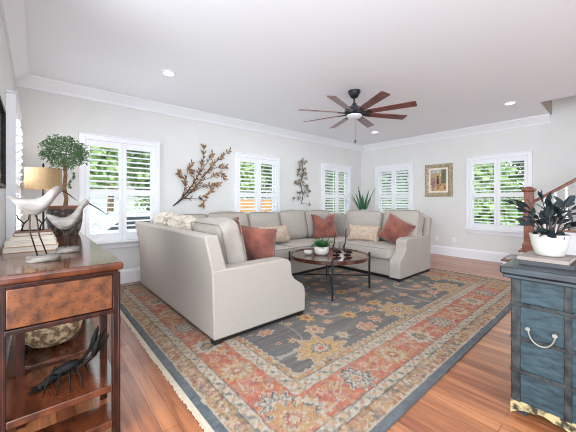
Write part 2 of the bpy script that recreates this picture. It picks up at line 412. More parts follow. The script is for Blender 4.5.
# windows with plantation shutters. local frame: u along the wall, v into the room, z up
def window(idx, u0, u1, plane, tilt=8, tilt2=None):
    """plane: ('back'), ('right'), ('left')"""
    def B(mb, a0, a1, v0, v1, z0, z1):
        if plane == 'back': mb.box(a0, a1, YA-v1, YA-v0, z0, z1)
        elif plane == 'right': mb.box(XB-v1, XB-v0, a0, a1, z0, z1)
        else: mb.box(XL+v0+(.022 if v0 > .005 else 0), XL+v1+(.022 if v1 > .005 else 0), a0, a1, z0, z1)
    um = (u0+u1)/2
    loc = {'back': (um, YA, WZ0), 'right': (XB, um, WZ0), 'left': (XL, um, WZ0)}[plane]
    w = empty('window_%d' % idx, loc, kind='structure')
    cw = .055; zb, zt = WZ0, WZ1
    mb = MB()
    for a, b, c, d in ((u0-cw, u0+.012, zb, zt+cw), (u1-.012, u1+cw, zb, zt+cw), (u0+.012, u1-.012, zt-.012, zt+cw), (u0+.012, u1-.012, zb, zb+.012)):
        B(mb, a, b, .001, .042, c, d)
    B(mb, u0-cw-.01, u1+cw+.01, .001, .055, zt+cw, zt+cw+.018)
    B(mb, u0, u0+.012, -.12, .001, zb, zt); B(mb, u1-.012, u1, -.12, .001, zb, zt); B(mb, u0, u1, -.12, .001, zt-.012, zt); B(mb, u0, u1, -.12, .001, zb, zb+.012)
    mb.build('casing', M['trim'], w, bevel=.003, seg=1)
    mb = MB(); B(mb, u0-cw-.03, u1+cw+.03, .001, .085, zb-.03, zb-.002); B(mb, u0-cw, u1+cw, .001, .022, zb-.11, zb-.031)
    mb.build('window_sill', M['trim'], w, bevel=.003, seg=1)
    mb = MB()
    for a, b, c, d in ((u0+.012, u0+.05, zb+.012, zt-.012), (u1-.05, u1-.012, zb+.012, zt-.012), (u0+.05, u1-.05, zt-.05, zt-.012), (u0+.05, u1-.05, zb+.012, zb+.06), (u0+.05, u1-.05, 1.33, 1.37)):
        B(mb, a, b, -.11, -.08, c, d)
    B(mb, um-.009, um+.009, -.105, -.085, zb+.06, zt-.05)
    mb.build('sash', M['trim'], w)
    mb = MB(); B(mb, u0+.03, u1-.03, -.097, -.094, zb+.03, zt-.03); mb.build('pane', M['glass'], w)
    # two shutter panels
    st = .048; half = (u1-u0-.024-.006)/2
    for k in range(2):
        a0 = u0+.013+k*(half+.004); a1 = a0+half-.001
        mb = MB(); v0, v1 = .012, .038
        z0, z1 = zb+.014, zt-.014; zm0, zm1 = 1.285, 1.375
        B(mb, a0, a0+st, v0, v1, z0, z1); B(mb, a1-st, a1, v0, v1, z0, z1)
        B(mb, a0+st, a1-st, v0, v1, z1-.085, z1); B(mb, a0+st, a1-st, v0, v1, z0, z0+.095); B(mb, a0+st, a1-st, v0, v1, zm0, zm1)
        sh = mb.build('shutter_panel', M['shutter'], w, bevel=.002, seg=1)
        for (l0, l1, tl) in ((z0+.095, zm0, tilt2 if tilt2 is not None else tilt), (zm1, z1-.085, tilt)):
            n = 8; p = (l1-l0)/n; lm = MB(); ca, sa = math.cos(math.radians(tl)), math.sin(math.radians(tl)); hw = .036; ht = .0055
            for i in range(n):
                zc = l0+p*(i+.5)
                prof = []
                for dv, dz in ((-hw, 0), (-hw*.5, ht), (hw*.5, ht), (hw, 0), (hw*.5, -ht), (-hw*.5, -ht)):
                    prof.append((.026+dv*ca-dz*sa, zc+dv*sa+dz*ca))
                if plane == 'back': lm.prism([(YA-q, z) for q, z in prof], 'x', a0+st+.001, a1-st-.001)
                elif plane == 'right': lm.prism([(XB-q, z) for q, z in prof], 'y', a0+st+.001, a1-st-.001)
                else: lm.prism([(XL+q+.022, z) for q, z in prof], 'y', a0+st+.001, a1-st-.001)
            lm.build('louvers', M['shutter'], sh, smooth='auto')
    return w
window(1, *winA[0], 'back', -25, -14); window(2, *winA[1], 'back', -27, -20); window(3, *winA[2], 'back', -30, -26)
window(4, *winB[0], 'right', -46, -38); window(5, *winB[1], 'right', -25, -17); window(6, *winL[0], 'left', 14)

# ------------------------------------------------------------------ outdoors
S(box('ground_lawn', -30, 45, YA+TH+.02, 45, -.62, -.5, M['lawn']))
S(box('ground_lawn_side', XB+TH+.02, 45, -25, YA+TH+.02, -.62, -.5, M['lawn']))
S(box('ground_driveway', -3.0, 4.6, YA+.6, 15.4, -.5, -.485, M['drive']))
fe = empty('wooden_fence', (8.5, 15.0, -.5), 'tall cedar board fence across the back garden behind the driveway', 'fence')
fb = MB()
for i in range(70):
    x = 4.7+i*.16; fb.box(x, x+.15, 15.0, 15.022, -.45, 1.30+.02*math.sin(i*2.1))
fb.build('board_panel', M['fence'], fe)
fr = MB(); fr.box(4.7, 15.9, 15.03, 15.07, 0, .09); fr.box(4.7, 15.9, 15.03, 15.07, .95, 1.04); fr.build('rail', M['fence'], fe)
for i in range(5): box('post', 4.72+i*2.7, 4.82+i*2.7, 15.08, 15.18, -.5, 1.25, M['fence'], fe)
hs = empty('neighbour_house', (1.0, 19, -.5), 'white sided house with grey gable roof beyond the driveway', 'house')
MB().prism([(-3.2, -.5), (4.4, -.5), (4.4, 1.9), (.6, 3.6), (-3.2, 1.9)], 'y', 17.5, 21).build('wall', M['siding'], hs)
rf = MB(); rf.prism([(-3.6, 1.72), (.6, 3.62), (4.8, 1.72), (4.8, 1.88), (.6, 3.80), (-3.6, 1.88)], 'y', 17.2, 21.3); rf.build('roof', M['roof'], hs)
gd = box('garage_door', .8, 3.4, 17.44, 17.5, -.48, 1.4, M['trim'], hs)
# parked car seen through the first window
cr = empty('parked_car', (2.2, 9.2, -.485), 'silver parked car on the driveway outside the tall left window', 'car')
body = [(-2.1, .25), (-2.15, .62), (-1.9, .80), (-1.15, .90), (-.55, 1.36), (.85, 1.40), (1.5, .98), (2.05, .90), (2.12, .55), (2.05, .25)]
MB().prism([(2.2+x, z-.485) for x, z in body], 'y', 8.3, 10.0).build('body', M['carwhite'], cr, bevel=.06, seg=3)
MB().prism([(2.2+x, z-.485) for x, z in ((-.95, .94), (-.48, 1.29), (.80, 1.33), (1.30, .98))], 'y', 8.28, 10.02).build('window', M['carglass'], cr)
for wx in (-1.3, 1.3):
    for wy in (8.28, 9.86):
        MB().tube([(2.2+wx, wy, -.175), (2.2+wx, wy+.16, -.175)], .31, 20).build('wheel', M['rubber'], cr, smooth='auto')

def tree(x, y, h, r, n, label, m, ls=.25, group='trees beyond the windows', zb=0.0):
    t = empty('garden_tree', (x, y, -.5), label, 'tree', group)
    MB().tube([(x, y, -.5), (x+.08, y, h*.35), (x, y+.06, h*.65)], [.16, .12, .06], 8).build('trunk', M['bark'], t, smooth=True)
    mb = MB(); rnd = random.Random(int(x*31+y*7))
    lob = [(rnd.uniform(-.55, .55)*r, rnd.uniform(-.4, .4)*r, rnd.uniform(.05, .95)) for _ in range(14)]
    for i in range(n):
        lx, ly, lz = lob[i % 14]; d = Vector((rnd.gauss(0, 1), rnd.gauss(0, 1), rnd.gauss(0, 1))).normalized()
        rr = r*.56*(.55+.45*rnd.random()); p = Vector((x+lx, y+ly, zb+lz*(h-zb)))+d*rr
        if p.z < -.4+zb*1.2: p.z = -.4+zb*1.2+rnd.random()*.3
        mb.quad_leaf(p, (rnd.gauss(0, 1), rnd.gauss(0, 1), rnd.gauss(0, 1)), d, ls*(1+rnd.random()), ls*.8)
    mb.build('crown', m, t)
for i, (x, y, h, r, k, zb, lb) in enumerate([
    (10.7, 18.2, 5.2, 2.1, 0, 0, 'light green tree behind the fence, in the left half of the second window'),
    (13.9, 18.4, 4.9, 2.0, 1, 0, 'deep green tree behind the fence, in the right half of the second window'),
    (20.3, 18.2, 5.0, 2.2, 1, 0, 'deep green tree past the end of the fence, left half of the corner window'),
    (23.9, 18.2, 5.2, 2.2, 0, 0, 'light green tree past the end of the fence, right half of the corner window'),
    (1.3, 13.0, 4.6, 1.5, 0, 1.8, 'light green tree in front of the white house, at its left'),
    (4.0, 13.2, 4.6, 1.6, 1, 1.0, 'deep green tree in front of the white house, at its right'),
    (2.6, 16.0, 5.2, 1.4, 0, 2.4, 'light green tree between the other two in front of the white house'),
    (15.5, 8.8, 4.6, 2.0, 1, 0, 'deep green tree outside the half closed shutters of the right wall'),
    (14.6, 4.2, 4.8, 1.9, 0, 0, 'light green tree outside the window beside the staircase'),
    (16.5, 2.0, 5.4, 2.0, 1, 0, 'deep green tree outside, nearest the stair side of the last window')]):
    tree(x, y, h, r, 3600, lb, M['treeleaf'] if k == 0 else M['treeleaf2'], zb=zb)

# ------------------------------------------------------------------ rug
def make_rug():
    X0, X1, Y0, Y1 = .70, 5.34, .81, 4.60; zt = .012; st = .0095
    nx = int((X1-X0)/st)+1; ny = int((Y1-Y0)/st)+1
    xs = np.linspace(X0, X1, nx); ys = np.linspace(Y0, Y1, ny); XX, YY = np.meshgrid(xs, ys, indexing='ij')
    rs = np.random.RandomState(3)
    def vn(sx, sy, seed):
        r = np.random.RandomState(seed); gx = (XX-X0)/sx; gy = (YY-Y0)/sy
        g = r.rand(int(gx.max())+3, int(gy.max())+3); i = gx.astype(int); j = gy.astype(int); fx = gx-i; fy = gy-j
        fx = fx*fx*(3-2*fx); fy = fy*fy*(3-2*fy)
        return (g[i, j]*(1-fx)+g[i+1, j]*fx)*(1-fy)+(g[i, j+1]*(1-fx)+g[i+1, j+1]*fx)*fy
    c = lambda *v: np.array(lin(v))
    BLUE, SLATE, GOLD, CREAM, CORAL, RUST, NAVY, PINK, SAGE = (c(102, 114, 124), c(118, 118, 120), c(198, 160, 110), c(208, 196, 178),
        c(204, 116, 92), c(178, 88, 68), c(70, 88, 104), c(210, 152, 128), c(140, 146, 128))
    dl, dr, db, dt = XX-X0, X1-XX, YY-Y0, Y1-YY
    d = np.minimum(np.minimum(dl, dr), np.minimum(db, dt)); vert = np.minimum(dl, dr) < np.minimum(db, dt)
    s = np.where(vert, YY-(Y0+Y1)/2, XX-(X0+X1)/2)
    wob = (vn(.06, .06, 5)-.5)*.012; dd = d+wob
    col = np.zeros(XX.shape+(3,))
    def put(mask, cc, a=1.0): col[mask] = col[mask]*(1-a)+cc*a
    # field
    put(np.ones(XX.shape, bool), SLATE)
    ab = vn(.9, .02, 11); col[:] = col*(.66+.6*ab)[..., None]; put(vn(.5, .025, 13) > .70, c(128, 120, 110), .5)
    f2 = vn(.5, .5, 12); put(f2 > .62, BLUE, .45)
    # field vines
    v1 = vn(.42, .42, 21); v2 = vn(.36, .36, 22)
    put((np.abs(v1-.5) < .008) & (d > .68), CREAM, .55); put((np.abs(v2-.5) < .007) & (d > .68), GOLD, .5)
    def rosette(mx, my, R, cols, k=9, rot=0, asp=1.0, onmask=None, sx=None, sy=None):
        ax = (XX if sx is None else sx)-mx; ay = ((YY if sy is None else sy)-my)*asp
        r = np.hypot(ax, ay); th = np.arctan2(ay, ax)+rot
        e = r/(R*(1+.20*np.cos(k*th)+.07*np.cos(3*th+1)))
        lim = onmask if onmask is not None else np.ones(XX.shape, bool)
        for q, (th0, cc) in enumerate(cols):
            put((e < th0) & lim, cc, .92)
        put((e < .9) & (e > .35) & (np.abs(np.sin(k*th/2)) < .16) & lim, cols[0][1], .7)
    fld = d > .66
    pal = [[(1, CREAM), (.86, GOLD), (.5, CREAM), (.28, RUST)], [(1, GOLD), (.78, PINK), (.45, CREAM), (.2, NAVY)],
           [(1, CREAM), (.8, CORAL), (.45, GOLD), (.22, CREAM)], [(1, PINK), (.72, CREAM), (.4, CORAL)], [(1, SAGE), (.7, CREAM), (.4, GOLD)],
           [(1, GOLD), (.7, c(222, 184, 120)), (.35, RUST)]]
    for gi in range(12):
        for gj in range(9):
            mx = X0+.86+gi*.265+(gj % 2)*.13+rs.uniform(-.04, .04); my = Y0+.80+gj*.265+rs.uniform(-.04, .04)
            rosette(mx, my, rs.uniform(.04, .10), pal[rs.randint(6)], int(rs.choice([6, 7, 8])), rs.rand()*3, rs.uniform(.8, 1.5), fld)
    for q in range(80):
        rosette(rs.uniform(X0+.7, X1-.7), rs.uniform(Y0+.7, Y1-.7), rs.uniform(.015, .03), [(1, [GOLD, CREAM, PINK, CORAL][rs.randint(4)]), (.4, NAVY)], 5, rs.rand()*3, 1, fld)
    # big golden palmettes springing from the inner border
    for (mx, my) in [(X0+1.05, Y0+.80), (X0+2.32, Y0+.82), (X0+3.6, Y0+.80), (X0+1.05, Y1-.8), (X0+3.6, Y1-.8), (X1-.82, (Y0+Y1)/2), (X0+.82, (Y0+Y1)/2)]:
        rosette(mx, my, .22, [(1, CREAM), (.92, GOLD), (.62, c(214, 176, 118)), (.42, SLATE), (.3, CREAM), (.15, CORAL)], 9, .3, 1.25, fld)
    # inner gold band with scalloped edge
    sc = .65+.022*np.abs(np.sin(s*PI/.07)); m = dd < sc; put(m, c(196, 166, 124)); put(m & (vn(.022, .022, 31) > .58), CREAM, .8); put(m & (vn(.018, .018, 34) > .66), GOLD*.8, .8)
    put(m & (vn(.03, .03, 32) > .74), CORAL, .7); put(m & (vn(.03, .03, 33) > .80), NAVY, .6); put((dd < sc) & (dd > sc-.012), CREAM, .8)
    # ivory guard with blue ticks
    def guard(a, b):
        m = (dd < b) & (dd > a-.03); put(m, CREAM); mid = (a+b)/2; w = (b-a)*.30
        ph = np.mod(s, .13)/.13; zz = mid+w*np.sin(ph*2*PI)
        put(m & (np.abs(dd-zz) < .008), SAGE, .7); put(m & (np.hypot((ph-.5)*.13, dd-mid) < .015), NAVY, .6)
        put(m & (np.hypot((np.mod(ph+.5, 1)-.5)*.13, dd-mid-w*.2) < .014), PINK, .9)
        put((np.abs(dd-b) < .005), NAVY*.8, .7); put((np.abs(dd-a) < .005), RUST*.7, .7)
    guard(.50, .60)
    # coral main border
    m = dd < .50; put(m, CORAL); put(m & (vn(.5, .04, 41) > .6), RUST, .35)
    put(m & (vn(.06, .06, 42) > .74), PINK, .6); cm = (d < .49) & (d > .24); mid = .368
    vine = mid+.07*np.sin(s*2*PI/.62); put(cm & (np.abs(d-vine) < .009), GOLD, .9); vine2 = mid-.07*np.sin(s*2*PI/.62)
    put(cm & (np.abs(d-vine2) < .007), CREAM, .8)
    bp = [[(1, CREAM), (.92, NAVY), (.72, CREAM), (.50, BLUE), (.34, CREAM), (.15, CORAL)], [(1, GOLD), (.80, CREAM), (.55, GOLD), (.35, RUST), (.16, CREAM)],
          [(1, CREAM), (.82, CREAM), (.50, NAVY), (.3, GOLD)]]
    half_v = (Y1-Y0)/2-.45; half_h = (X1-X0)/2-.45
    for vflag, hl in ((True, half_v), (False, half_h)):
        nn = 4 if vflag else 6
        for q in range(-nn, nn+1):
            s0 = q*.46
            if abs(s0) > hl: continue
            rosette(s0, mid, .112, bp[q % 3], 10 if q % 2 else 12, .2, .95, cm & (vert == vflag), sx=s, sy=d)
            for e1, e2, pp in ((.17, .065, 3), (.23, -.055, 2), (.29, .05, 0)):
                rosette(s0+e1, mid+e2, .036, pal[pp], 5, q, 1, cm & (vert == vflag), sx=s, sy=d)
    for cxn, cyn in ((X0+.368, Y0+.368), (X1-.368, Y0+.368), (X0+.368, Y1-.368), (X1-.368, Y1-.368)):
        rosette(cxn, cyn, .13, [(1, GOLD), (.88, CORAL), (.8, GOLD), (.55, CREAM), (.42, RUST), (.22, CREAM)], 12, 0, 1, m)
    guard(.16, .235)
    m = dd < .165; put(m, c(196, 160, 118)); put(m & (vn(.022, .022, 55) > .56), CREAM, .75); put(m & (vn(.02, .02, 56) > .62), c(150, 116, 84), .7)
    rp = (np.mod(s, .16)/.16-.5)*.16; put(m & (np.hypot(rp, dd-.11) < .026), CREAM, .8); put(m & (np.hypot(rp, dd-.11) < .017), RUST, .8); put(m & (np.hypot(rp, dd-.11) < .007), CREAM, .9); put(m & (vn(.03, .03, 52) > .70), RUST, .6); put(m & (vn(.03, .03, 53) > .78), NAVY, .6)
    put(np.abs(dd-.165) < .006, NAVY*.7, .7)
    m = dd < .056; put(m, BLUE); put(np.abs(dd-.058) < .006, CREAM, .9); ab = vn(.05, .03, 54); col[m] *= (.75+.45*ab[m])[:, None]
    # woven grain: small value variation, overall fading of the pile
    g = rs.rand(*XX.shape); g2 = vn(.03, .03, 62); g3 = vn(.022, .022, 63)
    put((g2 > .66) & (d > .08) & (d < .66), CREAM, .28); put((g3 > .70) & (d > .08) & (d < .66), NAVY, .30); put((vn(.026, .026, 64) > .72) & (d > .08) & (d < .66), GOLD, .45)
    
    col *= (.82+.30*g)[..., None]; fade = (.02+.10*vn(.8, .8, 61)+.10*vn(.25, .02, 66))[..., None]; col = (col*(1-fade)+c(206, 194, 176)*fade)*np.array((.63, .61, .60))
    Z = np.full(XX.shape, zt)+(vn(.3, .3, 71)-.5)*.002
    V = np.stack([XX, YY, Z], -1).reshape(-1, 3)
    I = np.arange(nx*ny).reshape(nx, ny)
    F = np.stack([I[:-1, :-1], I[1:, :-1], I[1:, 1:], I[:-1, 1:]], -1).reshape(-1, 4)
    # skirt and bottom
    bot = [(X0, Y0, .001), (X1, Y0, .001), (X1, Y1, .001), (X0, Y1, .001)]
    nV = len(V); V = np.vstack([V, bot]); faces = F.tolist()
    faces += [[nV]+[int(i) for i in I[:, 0]][:0] + [nV, nV+1, int(I[-1, 0]), int(I[0, 0])][1:]] if False else []
    faces.append([nV, nV+1]+[int(i) for i in I[::-1, 0]]); faces.append([nV+1, nV+2]+[int(i) for i in I[-1, ::-1]])
    faces.append([nV+2, nV+3]+[int(i) for i in I[:, -1]]); faces.append([nV+3, nV]+[int(i) for i in I[0, :]])
    faces.append([nV+3, nV+2, nV+1, nV])
    me = bpy.data.meshes.new('area_rug'); me.from_pydata(V.tolist(), [], faces)
    at = me.color_attributes.new('pattern', 'FLOAT_COLOR', 'POINT')
    C4 = np.ones((len(V), 4)); C4[:nV, :3] = np.clip(col.reshape(-1, 3), 0, 1); C4[nV:, :3] = BLUE
    at.data.foreach_set('color', C4.astype(np.float32).ravel())
    m = mat('wool_rug', (150, 130, 110), .95, vcol='pattern', bump=.25, bscale=160, spec=.2)
    o = link('area_rug', me, m, None, origin=(0, 0, 0))
    tag(o, 'large faded floral rug with coral border and slate blue centre on the oak floor', 'rug')
    for x0, x1 in ((X0-.035, X0), (X1, X1+.035)):
        fm = MB(); k = int((Y1-Y0)/.012)
        for i in range(k):
            y = Y0+i*.012; j = random.uniform(-.006, .006)
            fm.box(x0+(j if x0 < 1 else 0), x1+(j if x0 > 1 else 0), y, y+.009, .001, .006)
        fm.build('fringe', M['fringe'], o)
make_rug()

# ------------------------------------------------------------------ sectional sofa
RZ = .0135      # top of the rug
BY = 4.44       # outer back of the long run
sofa = empty('sectional_sofa', (3.09, 3.4, RZ), 'large U shaped greige linen sectional sofa with loose cushions on the rug', 'sofa')
Z0 = .055
def arm_poly(mx):      # mx maps the left arm outline
    p = [(1.10, Z0), (1.085, .632), (1.84, .635), (1.91, .622), (1.948, .59), (1.955, .50), (1.965, .455), (2.0, .41), (2.06, .372), (2.11, .34), (2.14, .295), (2.148, .24), (2.145, Z0)]
    return [(mx(x), z) for x, z in p]
backL = [(1.10, Z0), (1.085, .63), (1.02, .915), (1.045, .93), (1.14, .925), (1.225, .62), (1.24, Z0)]
ident = lambda x: x
mir = lambda x: 6.17-x
def P_(pts, f): return [(f(x), z) for x, z in pts]
MB().prism(P_(backL, ident), 'y', 2.20, BY).build('left_back', M['sofa'], sofa, bevel=.014, seg=3)
MB().prism(P_(backL, mir), 'y', 2.14, BY).build('right_back', M['sofa'], sofa, bevel=.014, seg=3)
MB().prism([(BY+1.10-y, z) for y, z in backL], 'x', 1.24, 4.93).build('long_back', M['sofa'], sofa, bevel=.014, seg=3)
MB().prism(arm_poly(ident), 'y', 2.195, 2.37).build('arm', M['sofa'], sofa, bevel=.014, seg=3)
MB().prism(arm_poly(mir), 'y', 2.135, 2.31).build('arm', M['sofa'], sofa, bevel=.014, seg=3)
# seat decks
FR = 3.42
dk = MB(); dk.box(1.24, 2.07, 2.37, FR, Z0, .30); dk.box(4.10, 4.93, 2.31, FR, Z0, .30); dk.box(1.24, 4.93, FR, 4.30, Z0, .30)
dk.build('seat_deck', M['sofa'], sofa, bevel=.012, seg=2)
pm_ = MB(); pm_.box(1.14, 2.10, 2.23, 4.40, RZ, Z0); pm_.box(4.09, 5.06, 2.17, 4.40, RZ, Z0); pm_.box(2.10, 4.09, 3.46, 4.40, RZ, Z0)
pm_.build('plinth', M['plinth'], sofa)
for x, y in ((1.11, 2.21), (2.06, 2.21), (4.05, 2.15), (5.0, 2.15)): box('foot', x, x+.07, y, y+.07, RZ, Z0, M['plinth'], sofa)
def seat(x0, x1, y0, y1, sd):
    c = ((x0+x1)/2, (y0+y1)/2, .395); sz = (x1-x0-.004, y1-y0-.004, .185)
    o = soft('seat_cushion', c, sz, M['sofa'], sofa, r=.045, bulge=(.008, .008, .012), wr=.006, seed=sd)
    seam('welt', c, sz, 2, M['welt'], o, rr=.05)
seat(1.42, 2.13, 2.375, 3.42, 1); seat(1.42, 2.13, 3.42, 4.14, 2)
seat(2.13, 3.09, 3.36, 4.14, 3); seat(3.09, 4.04, 3.36, 4.14, 4)
seat(4.04, 4.75, 3.30, 4.14, 5); seat(4.04, 4.75, 2.315, 3.30, 6)
def backc(c, w, h, t, ax, lean, m=None, sd=0):
    """ax 'x': spans y and faces +x/-x ; ax 'y': spans x and faces -y"""
    if ax == 'x': sz = (t, w, h); rot = (0, lean, 0)
    else: sz = (w, t, h); rot = (lean, 0, 0)
    b = (.055, .012, .03) if ax == 'x' else (.012, .055, .03)
    o = soft('back_cushion', c, sz, m or M['sofa'], sofa, r=.062, bulge=b, rot=rot, wr=.02, seed=sd)
    seam('welt', c, sz, 0 if ax == 'x' else 1, m or M['welt'], o, rot=rot, rr=.055)
LE = .22
backc((1.42, 2.74, .75), .68, .53, .23, 'x', -LE, None, 1)
backc((1.33, 3.36, .765), .56, .50, .19, 'x', -LE, M['pattern'], 2)
backc((1.32, 3.93, .785), .50, .50, .19, 'x', -LE, M['pattern'], 3)
xs_ = [(1.48, 1.93), (1.94, 2.66), (2.67, 3.33), (3.34, 3.98), (3.99, 4.72)]
for i, (a, b) in enumerate(xs_):
    backc(((a+b)/2, 4.12, .745+(.012 if i % 2 else 0)), b-a, .51, .20, 'y', -LE, None, 10+i)
backc((4.80, 3.28, .745), .80, .52, .21, 'x', LE, None, 21)
backc((4.83, 2.53, .765), .68, .54, .22, 'x', LE, None, 22)

# scatter cushions
pillow('throw_pillow', (1.80, 2.60, .725), .46, .45, .17, M['rust'], (.28, .10, -.95), 'rust velvet pillow leaning by the near arm of the sofa, in front of another', seed=3)
pillow('throw_pillow', (1.66, 2.97, .775), .46, .48, .15, M['rust'], (.22, -.12, -1.25), 'rust velvet pillow mostly hidden behind the near one', seed=9)
pillow('lumbar_pillow', (3.01, 3.80, .655), .64, .30, .15, M['lumbar'], (-.35, 0, .02), 'long beige embroidered lumbar pillow on the left of the long seat', seed=5)
pillow('throw_pillow', (4.24, 3.80, .72), .52, .50, .17, M['rust'], (-.28, 0, -.40), 'rust velvet pillow with chopped top near the far corner of the sofa', chop=.08, seed=6)
pillow('lumbar_pillow', (4.50, 3.09, .625), .62, .30, .15, M['lumbar'], (-.35, 0, -1.35), 'long beige embroidered lumbar pillow on the right side of the sofa', seed=7)
pillow('throw_pillow', (4.50, 2.45, .715), .46, .46, .17, M['rust'], (-.30, .5, -1.05), 'rust velvet pillow propped against the far right arm', seed=8)

# ------------------------------------------------------------------ coffee table and what stands on it
TX, TY, TZ = 3.06, 2.66, .468
ct = empty('coffee_table', (TX, TY, RZ), 'round dark wood coffee table on four black iron legs', 'coffee table')
MB().lathe([(0, TZ-.022), (.50, TZ-.022), (.50, TZ), (0, TZ)], (TX, TY, 0), 64).build('tabletop', M['tabletop'], ct, smooth='auto')
MB().lathe([(.50, TZ-.034), (.532, TZ-.034), (.532, TZ+.012), (.522, TZ+.014), (.512, TZ+.001), (.50, TZ+.0005)], (TX, TY, 0), 64).build('rim', M['tabletop'], ct, smooth='auto')
for sx, sy in ((-1, -1), (1, -1), (1, 1), (-1, 1)):
    x, y = TX+.388*sx, TY+.388*sy
    MB().box(x-.012, x+.012, y-.012, y+.012, RZ, .505, rot=(0, 0, PI/4)).build('leg', M['black'], ct)
for sg in (1, -1):
    MB().tube([(TX-.38, TY-.38*sg, .19), (TX+.38, TY+.38*sg, .19)], .009, 6).build('stretcher', M['black'], ct)
# planter
px, py = 2.97, 2.72
pp = empty('potted_succulent', (px, py, TZ), 'leafy green plant in a round white pot on the coffee table', 'potted plant')
MB().lathe([(0, 0), (.07, 0), (.098, .035), (.104, .08), (.096, .118), (.086, .118), (.09, .08), (.06, .03), (0, .03)], (px, py, TZ+.001), 32).build('pot', M['whitepot'], pp, smooth=True)
MB().lathe([(0, 0), (.088, 0), (.086, .012), (0, .016)], (px, py, TZ+.09), 20).build('soil', M['soil'], pp)
mb = MB(); rnd = random.Random(4)
for i in range(110):
    a = rnd.random()*2*PI; e = rnd.uniform(.15, 1.4); d = Vector((math.cos(a)*math.cos(e), math.sin(a)*math.cos(e), math.sin(e)))
    p = Vector((px+rnd.uniform(-.06, .06), py+rnd.uniform(-.06, .06), TZ+.11)); mb.leaf(p+d*.01, d, (0, 0, 1), rnd.uniform(.06, .13), rnd.uniform(.022, .034), .3)
mb.build('leaves', M['succulent'], pp, smooth=True)
tag(MB().lathe([(0, 0), (.03, 0), (.055, .025), (.062, .055), (.057, .055), (.048, .026), (0, .012)], (2.83, 2.84, TZ+.001), 24).build('bowl', M['whitepot'], None, smooth=True, origin=(2.83, 2.84, TZ)), 'small white bowl on the coffee table behind the pot', 'bowl')
def crane(x, y, hh, flip, label):
    t = empty('bird_figurine', (x, y, TZ), label, 'figurine')
    Rv = Vector((.7556, -.655, 0))*flip
    def q(a, z): v = Rv*a; return (x+v.x, y+v.y, TZ+z)
    MB().lathe([(0, 0), (.05, 0), (.052, .008), (.04, .014), (0, .016)], (x, y, TZ+.001), 20, 1.2, .8).build('base', M['bronze'], t, smooth='auto')
    MB().tube([q(-.07, .03), q(-.04, .045), q(0, .055), q(.035, .065), q(.05, .09), q(.045, .13), q(.028, .17), q(.02, hh-.03), q(.012, hh)], [.006, .022, .03, .024, .014, .010, .007, .008, .003], 10).build('body', M['bronze'], t, smooth=True)
    MB().tube([q(.0, .01), q(.0, .05)], .008, 6).build('leg', M['bronze'], t)
crane(3.11, 2.57, .30, -1, 'shorter dark bronze long necked bird figurine on the coffee table')
crane(3.22, 2.47, .37, -1, 'taller dark bronze long necked bird figurine on the coffee table')

# ------------------------------------------------------------------ ceiling fan
FX, FY = 3.336, 2.44
fan = empty('ceiling_fan', (FX, FY, H), 'dark eight blade ceiling fan hanging over the sofa', 'ceiling fan')
MB().lathe([(0, H-.001), (.085, H-.001), (.083, H-.03), (.05, H-.085), (.03, H-.10), (0, H-.10)], (FX, FY, 0), 28).build('canopy', M['fanmetal'], fan, smooth='auto')
MB().tube([(FX, FY, H-.09), (FX, FY, 2.54)], .014, 10).build('downrod', M['fanmetal'], fan, smooth=True)
MB().lathe([(0, 2.565), (.03, 2.565), (.045, 2.54), (.06, 2.525), (.115, 2.50), (.135, 2.47), (.135, 2.435), (.10, 2.415), (.05, 2.40), (0, 2.40)], (FX, FY, 0), 36).build('motor_housing', M['fanmetal'], fan, smooth='auto')
MB().lathe([(0, 2.405), (.10, 2.405), (.105, 2.385), (.08, 2.365), (0, 2.355)], (FX, FY, 0), 32).build('light_cover', M['frost'], fan, smooth='auto')
for k in range(8):
    a = math.radians(17+45*k); ca, sa = math.cos(a), math.sin(a)
    def T(u, v, w):
        pt = math.radians(-13); vv = v*math.cos(pt)-w*math.sin(pt); ww = v*math.sin(pt)+w*math.cos(pt)
        return (FX+u*ca-vv*sa, FY+u*sa+vv*ca, 2.425+ww)
    prof = [(.17, .040), (.20, .05), (.785, .062), (.80, .054)]
    top = [(u, w) for u, w in prof]+[(u, -w) for u, w in prof[::-1]]
    vs = [T(u, w, .004) for u, w in top]+[T(u, w, -.004) for u, w in top]; n = len(top)
    me = MB()._add(vs, [tuple(range(n)), tuple(range(n, 2*n))[::-1]]+[(i, (i+1) % n, n+(i+1) % n, n+i) for i in range(n)])
    bl = me.build('blade', M['walnut'], fan)
    MB()._add([T(u, v, w) for w in (.003+.004, -.010) for u, v in ((.09, -.018), (.24, -.03), (.24, .03), (.09, .018))], [(0, 1, 2, 3), (7, 6, 5, 4), (0, 4, 5, 1), (1, 5, 6, 2), (2, 6, 7, 3), (3, 7, 4, 0)]).build('bracket', M['fanmetal'], bl)
MB().tube([(FX+.02, FY, 2.37), (FX+.02, FY, 2.06)], .0018, 5).build('pull_chain', M['fanmetal'], fan)
MB().lathe([(0, 0), (.009, .008), (.010, .03), (.004, .045), (0, .045)], (FX+.02, FY, 2.02), 12).build('pull_knob', M['fanmetal'], fan, smooth=True)

